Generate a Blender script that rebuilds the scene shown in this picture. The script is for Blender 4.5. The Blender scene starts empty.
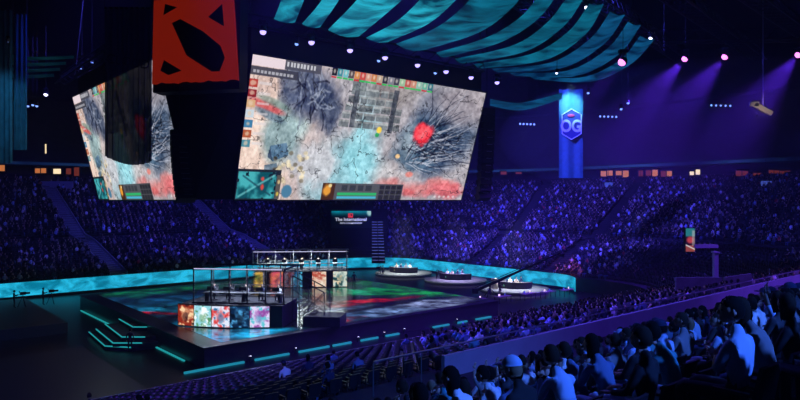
import bpy, math, random
import numpy as np
from mathutils import Vector, Matrix
random.seed(7); RNG = np.random.default_rng(11)
PI = math.pi
SC = bpy.context.scene; COL = SC.collection
F = 630.0; HC = 11.5                      # focal length in pixels of an 800 px frame, eye height
EX = (0.7553, 0.6554); EY = (-0.6554, 0.7553)   # t axis and s axis of the arena floor in world x, y

# ------------------------------------------------------------------ helpers
def ST(s, t, z=0.0):
    return Vector((t*EX[0]+s*EY[0], t*EX[1]+s*EY[1], z))
def toST(x, y):
    return (x*EY[0]+y*EY[1], x*EX[0]+y*EX[1])
def W(px, py, z):                         # pixel ray meets the horizontal plane z
    Y = F*(HC-z)/(py-200.0)
    return Vector(((px-400)/F*Y, Y, z))
def WY(px, py, Y):
    return Vector(((px-400)/F*Y, Y, HC-(py-200)/F*Y))
def onS(px, s):
    k = (px-400)/F
    return s*(EX[1]+EX[0]*k)/(EX[0]-EX[1]*k)
ROTT = math.atan2(EX[1], EX[0])           # yaw of the t axis

def mat(name, col=(.5,.5,.5), rough=.6, metal=0.0, emit=None, es=1.0, alpha=None, trans=0.0, noise=0.0, nscale=6.0, spec=None):
    m = bpy.data.materials.new(name); m.use_nodes = True
    nt = m.node_tree; b = nt.nodes['Principled BSDF']
    b.inputs['Base Color'].default_value = (*col, 1); b.inputs['Roughness'].default_value = rough
    b.inputs['Metallic'].default_value = metal
    if spec is not None: b.inputs['Specular IOR Level'].default_value = spec
    if trans: b.inputs['Transmission Weight'].default_value = trans; b.inputs['IOR'].default_value = 1.02
    if alpha is not None: b.inputs['Alpha'].default_value = alpha
    if emit: b.inputs['Emission Color'].default_value = (*emit, 1); b.inputs['Emission Strength'].default_value = es
    if noise:
        tc = nt.nodes.new('ShaderNodeTexCoord'); n = nt.nodes.new('ShaderNodeTexNoise'); n.inputs['Scale'].default_value = nscale
        n.inputs['Detail'].default_value = 4
        cr = nt.nodes.new('ShaderNodeValToRGB')
        cr.color_ramp.elements[0].position = .3; cr.color_ramp.elements[1].position = .7
        cr.color_ramp.elements[0].color = (*[c*(1-noise) for c in col], 1); cr.color_ramp.elements[1].color = (*[min(1, c*(1+noise)) for c in col], 1)
        nt.links.new(tc.outputs['Object'], n.inputs['Vector']); nt.links.new(n.outputs['Fac'], cr.inputs['Fac'])
        nt.links.new(cr.outputs['Color'], b.inputs['Base Color'])
    return m
def mat_attr(name, strength, rough=.4, base=.02, sampling=True):     # an LED surface: shows its own picture
    m = bpy.data.materials.new(name); m.use_nodes = True; nt = m.node_tree; b = nt.nodes['Principled BSDF']
    a = nt.nodes.new('ShaderNodeVertexColor'); a.layer_name = 'Col'
    b.inputs['Base Color'].default_value = (base, base, base, 1); b.inputs['Roughness'].default_value = rough
    nt.links.new(a.outputs['Color'], b.inputs['Emission Color']); b.inputs['Emission Strength'].default_value = strength
    if not sampling: m.cycles.emission_sampling = 'NONE'
    return m
def mat_led_cloud(name, c0, c1, strength, scale=(1,1,1), nscale=.35, rough=.5, base=(.02,.03,.04)):
    m = bpy.data.materials.new(name); m.use_nodes = True; nt = m.node_tree; b = nt.nodes['Principled BSDF']
    tc = nt.nodes.new('ShaderNodeTexCoord'); mp = nt.nodes.new('ShaderNodeMapping'); mp.inputs['Scale'].default_value = scale
    n = nt.nodes.new('ShaderNodeTexNoise'); n.inputs['Scale'].default_value = nscale; n.inputs['Detail'].default_value = 6; n.inputs['Roughness'].default_value = .6
    n.inputs['Distortion'].default_value = .6
    cr = nt.nodes.new('ShaderNodeValToRGB'); cr.color_ramp.elements[0].position = .40; cr.color_ramp.elements[1].position = .62
    cr.color_ramp.elements[0].color = (*c0, 1); cr.color_ramp.elements[1].color = (*c1, 1)
    L = nt.links.new; L(tc.outputs['Object'], mp.inputs['Vector']); L(mp.outputs['Vector'], n.inputs['Vector']); L(n.outputs['Fac'], cr.inputs['Fac'])
    L(cr.outputs['Color'], b.inputs['Emission Color']); b.inputs['Emission Strength'].default_value = strength
    b.inputs['Base Color'].default_value = (*base, 1); b.inputs['Roughness'].default_value = rough
    return m

class MB:
    def __init__(s): s.v = []; s.f = []; s.m = []
    def add(s, vs, fs, mi=0):
        o = len(s.v); s.v += [tuple(v) for v in vs]; s.f += [tuple(i+o for i in f) for f in fs]; s.m += [mi]*len(fs); return s
    def box(s, c, d, rz=0.0, mi=0, M=None, taper=1.0):
        hx, hy, hz = d[0]/2, d[1]/2, d[2]/2
        vs = [Vector((x*hx*(taper if z > 0 else 1), y*hy*(taper if z > 0 else 1), z*hz)) for z in (-1, 1) for x, y in ((-1,-1),(1,-1),(1,1),(-1,1))]
        R = (M if M is not None else Matrix.Rotation(rz, 3, 'Z')); c = Vector(c)
        return s.add([R @ v + c for v in vs], [(3,2,1,0),(4,5,6,7),(0,1,5,4),(1,2,6,5),(2,3,7,6),(3,0,4,7)], mi)
    def tube(s, pts, r, n=6, mi=0, cap=True):
        pts = [Vector(p) for p in pts]; rs = r if isinstance(r, (list, tuple)) else [r]*len(pts); vs = []; fs = []
        for i, p in enumerate(pts):
            d = (pts[min(i+1, len(pts)-1)]-pts[max(i-1, 0)]).normalized()
            a = d.cross(Vector((0,0,1)) if abs(d.z) < .9 else Vector((1,0,0))).normalized(); b = d.cross(a)
            for k in range(n):
                w = 2*PI*k/n; vs.append(p+(a*math.cos(w)+b*math.sin(w))*rs[i])
        for i in range(len(pts)-1):
            for k in range(n): fs.append((i*n+k, i*n+(k+1) % n, (i+1)*n+(k+1) % n, (i+1)*n+k))
        if cap: fs += [tuple(range(n))[::-1], tuple((len(pts)-1)*n+k for k in range(n))]
        return s.add(vs, fs, mi)
    def ball(s, c, r, n=10, m=7, mi=0, R=None):
        r = r if isinstance(r, (list, tuple)) else (r, r, r); vs = []; fs = []; c = Vector(c)
        for j in range(1, m):
            th = PI*j/m
            for i in range(n):
                ph = 2*PI*i/n; v = Vector((r[0]*math.sin(th)*math.cos(ph), r[1]*math.sin(th)*math.sin(ph), r[2]*math.cos(th)))
                vs.append((R @ v if R is not None else v)+c)
        t = Vector((0,0,r[2])); vs += [(R @ t if R is not None else t)+c, c-(R @ t if R is not None else t)]
        a, b = len(vs)-2, len(vs)-1
        for j in range(m-2):
            for i in range(n): fs.append((j*n+i, (j+1)*n+i, (j+1)*n+(i+1) % n, j*n+(i+1) % n))
        for i in range(n): fs.append((a, i, (i+1) % n)); fs.append((b, (m-2)*n+(i+1) % n, (m-2)*n+i))
        return s.add(vs, fs, mi)
    def prism(s, poly, z0, z1, mi=0):     # polygon in x,y
        n = len(poly); vs = [(p[0], p[1], z0) for p in poly]+[(p[0], p[1], z1) for p in poly]
        fs = [tuple(range(n))[::-1], tuple(range(n, 2*n))]+[(i, (i+1) % n, n+(i+1) % n, n+i) for i in range(n)]
        return s.add(vs, fs, mi)
    def slab(s, quad, th, mi=0):          # quad (4 world points) extruded along its normal, backwards
        q = [Vector(p) for p in quad]; nrm = (q[1]-q[0]).cross(q[-1]-q[0]).normalized(); n = len(q)
        return s.add(q+[p-nrm*th for p in q], [tuple(range(n)), tuple(range(n, 2*n))[::-1]]+[(i, n+i, n+(i+1) % n, (i+1) % n) for i in range(n)], mi)
    def build(s, name, mats, parent=None, smooth=False, world=False, loc=None):
        me = bpy.data.meshes.new(name); vs = s.v
        off = None
        if parent is not None and world: off = parent.location
        elif loc is not None: off = Vector(loc)
        if off is not None: vs = [(v[0]-off[0], v[1]-off[1], v[2]-off[2]) for v in vs]
        me.from_pydata(vs, [], s.f); me.validate()
        mats = mats if isinstance(mats, (list, tuple)) else [mats]
        for m in mats: me.materials.append(m)
        if len(mats) > 1: me.polygons.foreach_set('material_index', s.m[:len(me.polygons)])
        if smooth: me.polygons.foreach_set('use_smooth', [True]*len(me.polygons))
        o = bpy.data.objects.new(name, me); COL.objects.link(o)
        if parent is not None: o.parent = parent
        elif loc is not None: o.location = loc
        return o
def tag(o, label=None, cat=None, group=None, kind=None):
    if label: o['label'] = label
    if cat: o['category'] = cat
    if group: o['group'] = group
    if kind: o['kind'] = kind
    return o
def empty(name, loc, label, cat, group=None, rz=0.0):
    o = bpy.data.objects.new(name, None); COL.objects.link(o); o.location = loc; o.rotation_euler = (0, 0, rz)
    return tag(o, label, cat, group)
def copy_tree(o, parent=None):
    c = o.copy(); COL.objects.link(c); c.parent = parent
    for ch in list(o.children): copy_tree(ch, c)
    return c
def text(body, size, name, m, parent, loc, rot, bold=0.0, ext=.01, sx=1.0):
    cu = bpy.data.curves.new(name, 'FONT'); cu.body = body; cu.size = size; cu.align_x = 'CENTER'; cu.align_y = 'CENTER'; cu.extrude = ext; cu.offset = bold
    cu.materials.append(m); t_ = bpy.data.objects.new(name+'_tmp', cu); COL.objects.link(t_)
    me = bpy.data.meshes.new_from_object(t_.evaluated_get(bpy.context.evaluated_depsgraph_get())); bpy.data.objects.remove(t_)
    o = bpy.data.objects.new(name, me); COL.objects.link(o); o.parent = parent; o.location = loc; o.rotation_euler = rot; o.scale = (sx, 1, 1)
    return o

# ------------------------------------------------------------------ a small painter for pictures on LED screens
def vnoise(h, w, cy, cx, rng):
    g = rng.random((cy+2, cx+2)); y = np.linspace(0, cy, h, endpoint=False); x = np.linspace(0, cx, w, endpoint=False)
    yi = y.astype(int); xi = x.astype(int); fy = (y-yi)[:, None]; fx = (x-xi)[None, :]; fy = fy*fy*(3-2*fy); fx = fx*fx*(3-2*fx)
    a = g[yi][:, xi]; b = g[yi][:, xi+1]; c = g[yi+1][:, xi]; d = g[yi+1][:, xi+1]
    return a*(1-fy)*(1-fx)+b*(1-fy)*fx+c*fy*(1-fx)+d*fy*fx
def fbm(h, w, c, o, seed):
    rng = np.random.default_rng(seed); r = np.zeros((h, w)); a = 1; t = 0
    for k in range(o):
        r += a*vnoise(h, w, max(1, int(c*2**k*h/w)), int(c*2**k), rng); t += a; a *= .55
    return r/t
class Canvas:                              # rows run from the top, colours are display values 0..1
    def __init__(s, w, h, col=(0,0,0)):
        s.w, s.h = w, h; s.a = np.zeros((h, w, 3)); s.a[:] = col
        s.v, s.u = np.meshgrid((np.arange(h)+.5)/h, (np.arange(w)+.5)/w, indexing='ij'); s.asp = w/h
    def mix(s, m, col):
        m = np.clip(m, 0, 1)[..., None]; s.a = s.a*(1-m)+np.asarray(col)*m
    def blob(s, u, v, ru, rv, col, al=1.0, soft=1.0, nz=None, rot=0.0):
        du = (s.u-u); dv = (s.v-v); c, q = math.cos(rot), math.sin(rot)
        d = np.sqrt(((du*c+dv*q)/ru)**2+((-du*q+dv*c)/rv)**2)
        if nz is not None: d = d+(nz-.5)*1.3
        s.mix(np.clip((1-d)/max(.02, soft)+.0, 0, 1)*al, col)
    def rect(s, u0, v0, u1, v1, col, al=1.0):
        s.mix(((s.u >= u0) & (s.u < u1) & (s.v >= v0) & (s.v < v1))*al, col)
    def line(s, u0, v0, u1, v1, wd, col, al=1.0):
        x0, y0, x1, y1 = u0*s.asp, v0, u1*s.asp, v1; X = s.u*s.asp; dx, dy = x1-x0, y1-y0; L = dx*dx+dy*dy+1e-9
        t = np.clip(((X-x0)*dx+(s.v-y0)*dy)/L, 0, 1); d = np.hypot(X-x0-t*dx, s.v-y0-t*dy)
        s.mix(np.clip(1.3-d/wd, 0, 1)*al, col)
    def poly(s, pts, col, al=1.0):
        ins = np.zeros(s.u.shape, bool); n = len(pts)
        for i in range(n):
            (x0, y0), (x1, y1) = pts[i], pts[(i+1) % n]
            if y0 == y1: continue
            ins ^= ((s.v < y0) != (s.v < y1)) & (s.u < (x1-x0)*(s.v-y0)/(y1-y0)+x0)
        s.mix(ins*al, col)
def lin(a): return np.where(a <= .04045, a/12.92, ((np.clip(a, 0, None)+.055)/1.055)**2.4)
def picture(name, cv, corners, m, parent=None, loc=None, wrap=None):   # corners TL, TR, BR, BL in world space; wrap(u, v) -> point
    h, w = cv.h, cv.w
    U, V = np.meshgrid(np.linspace(0, 1, w), np.linspace(0, 1, h))
    if wrap is None:
        c = [np.array(p) for p in corners]
        P = ((1-U)*(1-V))[..., None]*c[0]+(U*(1-V))[..., None]*c[1]+(U*V)[..., None]*c[2]+((1-U)*V)[..., None]*c[3]
    else: P = wrap(U, V)
    off = np.array(loc if loc is not None else (parent.location if parent is not None else (0,0,0)))
    P = (P-off).reshape(-1, 3)
    i = (np.arange(h-1)[:, None]*w+np.arange(w-1)[None, :]).ravel()
    fc = np.stack([i, i+w, i+w+1, i+1], 1)
    me = bpy.data.meshes.new(name); me.vertices.add(len(P)); me.vertices.foreach_set('co', P.ravel())
    me.loops.add(fc.size); me.loops.foreach_set('vertex_index', fc.ravel().astype(np.int32))
    me.polygons.add(len(fc)); me.polygons.foreach_set('loop_start', (np.arange(len(fc))*4).astype(np.int32)); me.polygons.foreach_set('loop_total', np.full(len(fc), 4, np.int32))
    me.update(calc_edges=True); me.validate()
    ca = me.color_attributes.new('Col', 'FLOAT_COLOR', 'POINT')
    rgba = np.ones((h*w, 4)); rgba[:, :3] = lin(np.clip(cv.a, 0, 1)).reshape(-1, 3); ca.data.foreach_set('color', rgba.ravel())
    me.materials.append(m); o = bpy.data.objects.new(name, me); COL.objects.link(o)
    if parent is not None: o.parent = parent
    elif loc is not None: o.location = loc
    return o

# ------------------------------------------------------------------ materials
M = {}
M['black'] = mat('black_matte', (.012,.012,.014), .8)
M['blackm'] = mat('black_metal', (.03,.03,.035), .45, .5)
M['truss'] = mat('truss_metal', (.06,.06,.065), .5, .5)
M['concrete'] = mat('concrete', (.10,.10,.11), .8, noise=.3, nscale=1.5)
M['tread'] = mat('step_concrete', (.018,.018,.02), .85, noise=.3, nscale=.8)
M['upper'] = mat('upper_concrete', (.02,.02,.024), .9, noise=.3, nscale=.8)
M['seat'] = mat('seat_plastic', (.016,.014,.018), .4)
M['seatm'] = mat('seat_metal', (.08,.08,.08), .4, .7)
M['floorm'] = mat('dark_floor', (.004,.004,.006), .35, noise=.3, nscale=.4)
M['deck'] = mat('stage_deck', (.022,.022,.024), .35, noise=.15, nscale=2)
M['wallc'] = mat('painted_wall', (.30,.30,.34), .6, noise=.1, nscale=1)
M['ceil'] = mat('ceiling_dark', (.02,.02,.024), .9)
M['glass'] = mat('booth_glass', (.9,.95,1), .03, trans=1.0, alpha=.25)
M['steel'] = mat('brushed_steel', (.35,.36,.38), .35, .8)
M['cyan'] = mat('cyan_led', (.02,.1,.1), .4, emit=(.01,.22,.30), es=1.0)
M['cyand'] = mat('dim_cyan_led', (.02,.1,.1), .4, emit=(.015,.34,.36), es=.9)
M['red'] = mat('red_panel', (.30,.02,.006), .6, emit=(.5,.022,.004), es=.28)
M['lamp_w'] = mat('lamp_white', (.8,.8,.8), .3, emit=(.75,.75,1), es=4)
M['lamp_p'] = mat('lamp_pink', (.8,.5,.8), .3, emit=(1,.22,.85), es=2.6)
M['lamp_b'] = mat('lamp_blue', (.4,.5,.9), .3, emit=(.22,.38,1), es=1.6)
M['lamp_v'] = mat('lamp_violet', (.6,.5,.9), .3, emit=(.45,.36,1), es=2)
M['warm'] = mat('warm_window', (.5,.3,.1), .5, emit=(1,.30,.06), es=.5)
M['warmw'] = mat('warm_white_window', (.6,.6,.5), .5, emit=(1,.78,.42), es=1.1)
M['dimred'] = mat('dim_red_window', (.3,.1,.05), .5, emit=(1,.16,.05), es=.12)
M['bluescr'] = mat('blue_monitor', (.1,.1,.3), .4, emit=(.12,.2,.9), es=.35)
M['txtw'] = mat('white_lettering', (.8,.8,.85), .5, emit=(.75,.8,.9), es=.6)
M['txtr'] = mat('red_lettering', (.8,.1,.1), .5, emit=(1,.05,.04), es=.6)
M['txtb'] = mat('banner_lettering', (.7,.9,.9), .6)
M['txtd'] = mat('faint_lettering', (.10,.12,.16), .6)

# ------------------------------------------------------------------ arena geometry
S0, S1, T1, RC = 32.0, 84.0, 69.0, 10.0
TL_ = -42.0
def zprof(d):
    return 1.35+.24*d if d <= 17.2 else (5.5 if d <= 20.4 else 5.5+.40*(d-20.4))
def ring(d, step=2.0, t0=TL_):            # list of (s, t, ns, nt) along the offset curve, near side -> right side -> far side
    out = []; r = RC+d
    n = max(2, int((T1-RC-t0)/step))
    for i in range(n): out.append((S0-d, t0+(T1-RC-t0)*i/n, -1, 0))
    m = max(4, int(r*PI/2/step))
    for i in range(m):
        a = PI/2*i/m; out.append((S0+RC-r*math.cos(a), T1-RC+r*math.sin(a), -math.cos(a), math.sin(a)))
    k = max(2, int((S1-S0-2*RC)/step))
    for i in range(k): out.append((S0+RC+(S1-S0-2*RC)*i/k, T1+d, 0, 1))
    for i in range(m):
        a = PI/2*i/m; out.append((S1-RC+r*math.sin(a), T1-RC+r*math.cos(a), math.sin(a), math.cos(a)))
    for i in range(n+1): out.append((S1+d, T1-RC-(T1-RC-t0)*i/n, 1, 0))
    return out
def ringfix(d):                           # fixed point count, for skinning between offsets
    out = []; r = RC+d
    for i in range(16): out.append((S0-d, TL_+(T1-RC-TL_)*i/16))
    for i in range(14): a = PI/2*i/14; out.append((S0+RC-r*math.cos(a), T1-RC+r*math.sin(a)))
    for i in range(4): out.append((S0+RC+(S1-S0-2*RC)*i/4, T1+d))
    for i in range(14): a = PI/2*i/14; out.append((S1-RC+r*math.sin(a), T1-RC+r*math.cos(a)))
    for i in range(17): out.append((S1+d, T1-RC-(T1-RC-TL_)*i/16))
    return out
def sweep(mb, prof, closed=False, mi=0, i0=0, i1=None):   # prof: list of (d, z)
    rs = [[ST(s, t, z) for s, t in ringfix(d)[i0:i1]] for d, z in prof]; n = len(rs[0]); vs = [p for r in rs for p in r]; fs = []
    m = len(rs)
    for j in range(m if closed else m-1):
        a, b = j*n, ((j+1) % m)*n
        for i in range(n-1): fs.append((a+i, a+i+1, b+i+1, b+i))
    if closed: fs += [tuple(j*n for j in range(m))[::-1], tuple(j*n+n-1 for j in range(m))]
    return mb.add(vs, fs, mi)
ROWS = [1.3+.85*k for k in range(18)]+[21.2+.85*k for k in range(27)]
def rowz(d): return zprof(d)
prof = [(0, 0), (0, 1.7), (.12, 1.7), (.12, zprof(.8))]
for d in ROWS[:18]: prof += [(d-.5, rowz(d)), (d+.35, rowz(d))]
prof += [(16.1, 5.5), (20.7, 5.5)]
for d in ROWS[18:]: prof += [(d-.5, rowz(d)), (d+.35, rowz(d))]
prof += [(45.2, 16.1)]
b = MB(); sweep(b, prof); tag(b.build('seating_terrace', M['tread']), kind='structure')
b = MB(); b.prism([ST(s, t)[:2] for s, t in ((10,-60),(135,-60),(135,120),(10,120))], -.3, 0); tag(b.build('floor', M['floorm']), kind='structure')
# suite level, ribbon board, upper deck, outer wall, roof
b = MB(); sweep(b, [(45.2, 15.0), (45.2, 16.0), (47.5, 16.0), (47.5, 17.7), (44.9, 17.7), (44.9, 18.7), (46, 18.7)]); tag(b.build('wall_suites', M['upper']), kind='structure')
up = [(44.9, 18.7)]
for k in range(30): up += [(45.6+.85*k, 18.7+.5*k), (45.6+.85*(k+1), 18.7+.5*k)]
up += [(71.5, 34), (71.5, 44)]
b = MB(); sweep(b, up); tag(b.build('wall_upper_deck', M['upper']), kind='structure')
b = MB(); b.prism([ST(s, t)[:2] for s, t in ((-50,-60),(165,-60),(165,150),(-50,150))], 44, 44.4); tag(b.build('ceiling', M['ceil']), kind='structure')
# LED boards round the floor (far and right side) and the blue ribbon board
ledm = mat_led_cloud('cyan_board_picture', (0,.20,.34), (.02,.55,.85), .95, nscale=.5, scale=(1,1,2))
path = [(49-6*math.sin(a), 63+6*math.cos(a)) for a in [math.radians(57-3*k) for k in range(20)]]
p2 = ringfix(-.08)[31:]
pa = path+[(s_, t_) for s_, t_ in p2]
pb = [(49-6.12*math.sin(a), 63+6.12*math.cos(a)) for a in [math.radians(57-3*k) for k in range(20)]]+ringfix(.02)[31:]
n_ = len(pa); b = MB(); vs = [ST(*p, .35) for p in pa]+[ST(*p, 1.95) for p in pa]+[ST(*p, 1.95) for p in pb]+[ST(*p, .35) for p in pb]
b.add(vs, [(j*n_+i, j*n_+i+1, ((j+1) % 4)*n_+i+1, ((j+1) % 4)*n_+i) for j in range(4) for i in range(n_-1)]+[(0,n_,2*n_,3*n_),(4*n_-1,3*n_-1,2*n_-1,n_-1)])
tag(b.build('perimeter_led_board', ledm), 'long curved cyan LED board along the foot of the far stands and round the corner', 'led board')
ribm = mat_led_cloud('blue_ribbon_picture', (.0,.004,.02), (.015,.07,.22), .55, nscale=.05)
b = MB(); sweep(b, [(44.7, 17.85), (44.7, 18.35), (44.85, 18.35), (44.85, 17.85)], True)
tag(b.build('ribbon_board', ribm), 'thin dim blue ribbon display along the edge of the dark upper deck', 'led board')
# near-side cross aisle barrier and its rail
def slab_st(mb, s0, s1, t0, t1, z0, z1, mi=0):
    return mb.prism([ST(s, t)[:2] for s, t in ((s0,t0),(s0,t1),(s1,t1),(s1,t0))], z0, z1, mi)
br = empty('aisle_barrier', ST(15.1, 16, 5.5), 'low wall with a handrail along the cross aisle, washed violet, behind the nearest spectators', 'barrier')
b = MB(); slab_st(b, 15.0, 15.15, 15, 62, 4.9, 6.25); b.build('barrier_wall', M['wallc'], br, world=True)
b = MB(); b.tube([ST(15.07, 12, 6.55), ST(15.07, 62, 6.55)], .03)
for t in range(12, 63, 2): b.tube([ST(15.07, t, 5.5), ST(15.07, t, 6.55)], .02, 5)
b.build('handrail', M['steel'], br, world=True)
fb = empty('front_barrier', ST(32.4, 10, 0), 'violet lit ledge and rail along the floor, below the lowest near seats', 'barrier')
b = MB(); slab_st(b, 31.2, 32.5, -10, 52, 1.5, 1.65); slab_st(b, 32.5, 32.65, -10, 52, 0, 1.66); b.build('ledge', M['wallc'], fb, world=True)
b = MB(); b.tube([ST(31.2, -10, 2.3), ST(31.2, 52, 2.3)], .03)
for t in range(-10, 53, 3): b.tube([ST(31.2, t, 1.6), ST(31.2, t, 2.3)], .02, 5)
b.build('handrail', M['steel'], fb, world=True)

# stair aisles: real steps, with pale nosings, on far side (t) and right side (s)
FAR_AISLES = [-6, 26, 50]; RIGHT_AISLES = [lambda d: 50.5+d*.22, lambda d: 63.7+d*.40]; NEAR_AISLES = [-8, 44]
def stair(kind, c0, label, matn, w=1.3, cheeks=False):
    cf = c0 if callable(c0) else (lambda d: c0)
    c = cf(0)
    e = empty('stair_aisle', ST(S1+1, c, 2) if kind == 'far' else ST(c, T1+1, 2), label, 'stairs', 'stair aisles between the seat blocks')
    b = MB(); nb = MB()
    for d in ROWS:
        c = cf(d)
        for q in (0, 1):
            dd = d-.5+.425*q; z = rowz(d)-.0+(.17 if q else 0.02)
            if kind == 'far': slab_st(b, S1+dd, S1+dd+.43, c-w/2, c+w/2, z-.2, z+.02); slab_st(nb, S1+dd-.01, S1+dd+.04, c-w/2, c+w/2, z-.02, z+.03)
            else: slab_st(b, c-w/2, c+w/2, T1+dd, T1+dd+.43, z-.2, z+.02); slab_st(nb, c-w/2, c+w/2, T1+dd-.01, T1+dd+.04, z-.02, z+.03)
    c = cf(18.4)
    if kind == 'far': slab_st(b, S1+16.0, S1+20.9, c-w/2, c+w/2, 5.3, 5.52); slab_st(nb, S1+15.2, S1+20.9, c-.03, c+.03, 5.4, 5.54)
    else: slab_st(b, c-w/2, c+w/2, T1+16.0, T1+20.9, 5.3, 5.52); slab_st(nb, c-.03, c+.03, T1+15.2, T1+20.9, 5.4, 5.54)
    b.build('steps', matn, e, world=True); nb.build('nosing', M['wallc'] if cheeks else M['tread'], e, world=True)
    if cheeks:                            # side walls of the stairs
        for sg in (-1, 1):
            cb = MB()
            for i in range(len(ROWS)-1):
                d, d2 = ROWS[i], ROWS[i+1]; tt = c+sg*(w/2+.1)
                cb.slab([ST(S1+d, tt, zprof(d)-.3), ST(S1+d2, tt, zprof(d2)-.3), ST(S1+d2, tt, zprof(d2)+.55), ST(S1+d, tt, zprof(d)+.55)], .12)
            cb.build('side_wall', M['wallc'], e, world=True)
stair('far', 26, 'pale-edged stair aisle climbing the far stands left of the hanging screens', M['concrete'], 1.9, True)
stair('far', 50, 'stair aisle in the far stands between the two hanging screens', M['concrete'], 1.9, True)
stair('right', RIGHT_AISLES[0], 'dark stair aisle in the violet crowd, rising right from behind the camera crane', M['black'], 1.8)
stair('right', RIGHT_AISLES[1], 'dark stair aisle in the violet crowd, behind the farther desk platforms', M['black'], 1.8)

# ------------------------------------------------------------------ people
SKINS = [mat('skin_light', (.55,.36,.27), .55), mat('skin_tan', (.36,.22,.15), .55), mat('skin_dark', (.12,.07,.05), .55)]
CLOTH = {'black': mat('cloth_black', (.010,.010,.012), .9), 'dark grey': mat('cloth_dark_grey', (.045,.045,.05), .9), 'navy': mat('cloth_navy', (.015,.02,.06), .9),
         'grey': mat('cloth_grey', (.20,.20,.21), .9), 'white': mat('cloth_white', (.75,.75,.76), .85), 'pale blue': mat('cloth_pale_blue', (.38,.52,.72), .85),
         'denim': mat('cloth_denim', (.11,.17,.30), .9), 'teal': mat('cloth_teal', (.06,.28,.30), .9), 'tan': mat('cloth_tan', (.45,.36,.26), .9), 'red': mat('cloth_red', (.5,.05,.05), .9)}
HAIRM = {'dark': mat('hair_dark', (.004,.0035,.003), .9, spec=.15), 'brown': mat('hair_brown', (.02,.012,.007), .85, spec=.2), 'fair': mat('hair_fair', (.20,.14,.07), .7)}
TROUS = {'dark': mat('trouser_dark', (.018,.018,.022), .9), 'jeans': mat('trouser_jeans', (.10,.16,.30), .9), 'pale': mat('trouser_pale', (.42,.50,.62), .9)}
SHOE = mat('shoe_dark', (.02,.02,.02), .6)
def skinned(J, edges, bones_mat, root, extra=None):
    """one continuous body grown over a skeleton; J name->(pos, radius)"""
    names = list(J); idx = {n: i for i, n in enumerate(names)}
    me = bpy.data.meshes.new('body'); me.from_pydata([J[n][0] for n in names], [(idx[a], idx[b_]) for a, b_ in edges], [])
    o = bpy.data.objects.new('tmp_body', me); COL.objects.link(o)
    sk = o.modifiers.new('s', 'SKIN'); sk.branch_smoothing = .4
    for i, n in enumerate(names):
        r = J[n][1]; r = r if isinstance(r, tuple) else (r, r)
        me.skin_vertices[0].data[i].radius = r; me.skin_vertices[0].data[i].use_root = (n == root)
    ss = o.modifiers.new('u', 'SUBSURF'); ss.levels = 1; ss.render_levels = 1
    dg = bpy.context.evaluated_depsgraph_get(); ev = o.evaluated_get(dg); m2 = ev.to_mesh()
    vs = [tuple(v.co) for v in m2.vertices]; fs = [tuple(p.vertices) for p in m2.polygons]; ev.to_mesh_clear()
    bpy.data.objects.remove(o); bpy.data.meshes.remove(me)
    segs = [(Vector(J[a][0]), Vector(J[b_][0]), bones_mat.get((a, b_), 1), (J[a][1] if not isinstance(J[a][1], tuple) else max(J[a][1]))) for a, b_ in edges]
    mi = []
    for f in fs:
        c = sum((Vector(vs[i]) for i in f), Vector())/len(f); best = 9; bm_ = 1
        for a, b_, mm, rr in segs:
            ab = b_-a; t = max(0, min(1, (c-a).dot(ab)/max(1e-9, ab.length_squared))); dd = (c-a-ab*t).length-rr*.6
            if dd < best: best = dd; bm_ = mm
        mi.append(bm_)
    mb = MB(); mb.v = vs; mb.f = fs; mb.m = mi
    return mb
def face(mb, hc, yaw=0.0, pitch=0.0, r=(.076,.096,.115)):
    R = (Matrix.Rotation(yaw, 3, 'Z') @ Matrix.Rotation(pitch, 3, 'X')); hc = Vector(hc)
    mb.ball(hc, r, 14, 10, 0, R)
    mb.ball(hc+R @ Vector((0, .045, -.055)), (.052,.05,.055), 10, 7, 0, R)      # jaw
    mb.ball(hc+R @ Vector((0, .098, -.018)), (.013,.020,.022), 6, 5, 0, R)      # nose
    mb.ball(hc+R @ Vector((0, .087, -.058)), (.024,.010,.008), 6, 5, 4, R)      # mouth
    for sx in (-1, 1):
        mb.ball(hc+R @ Vector((sx*.030, .083, .006)), (.012,.010,.008), 6, 5, 3, R)
        mb.ball(hc+R @ Vector((sx*.078, .0, -.01)), (.012,.022,.032), 6, 5, 0, R)
    return R
def hand(mb, wrist, d, up, r=1.0, curl=.6):
    d = Vector(d).normalized(); up = Vector(up); up = (up-d*up.dot(d)).normalized(); side = d.cross(up); w = Vector(wrist)
    B = Matrix((side, d, up)).transposed()
    mb.ball(w+d*.05, (.040,.055,.017), 8, 6, 0, B)
    for k, L in zip((-1.5,-.5,.5,1.5), (.055,.072,.078,.066)):
        p0 = w+d*.09+side*(k*.019); p1 = p0+d*L*.5-up*L*.15*curl; p2 = p1+d*L*.35-up*L*.5*curl
        mb.tube([p0-d*.015, p1, p2], [.0095,.0088,.007], 5)
    p0 = w+d*.03+side*.035; p1 = p0+side*.028+d*.02; mb.tube([p0, p1, p1+d*.03-up*.01], [.011,.010,.008], 5)
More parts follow.
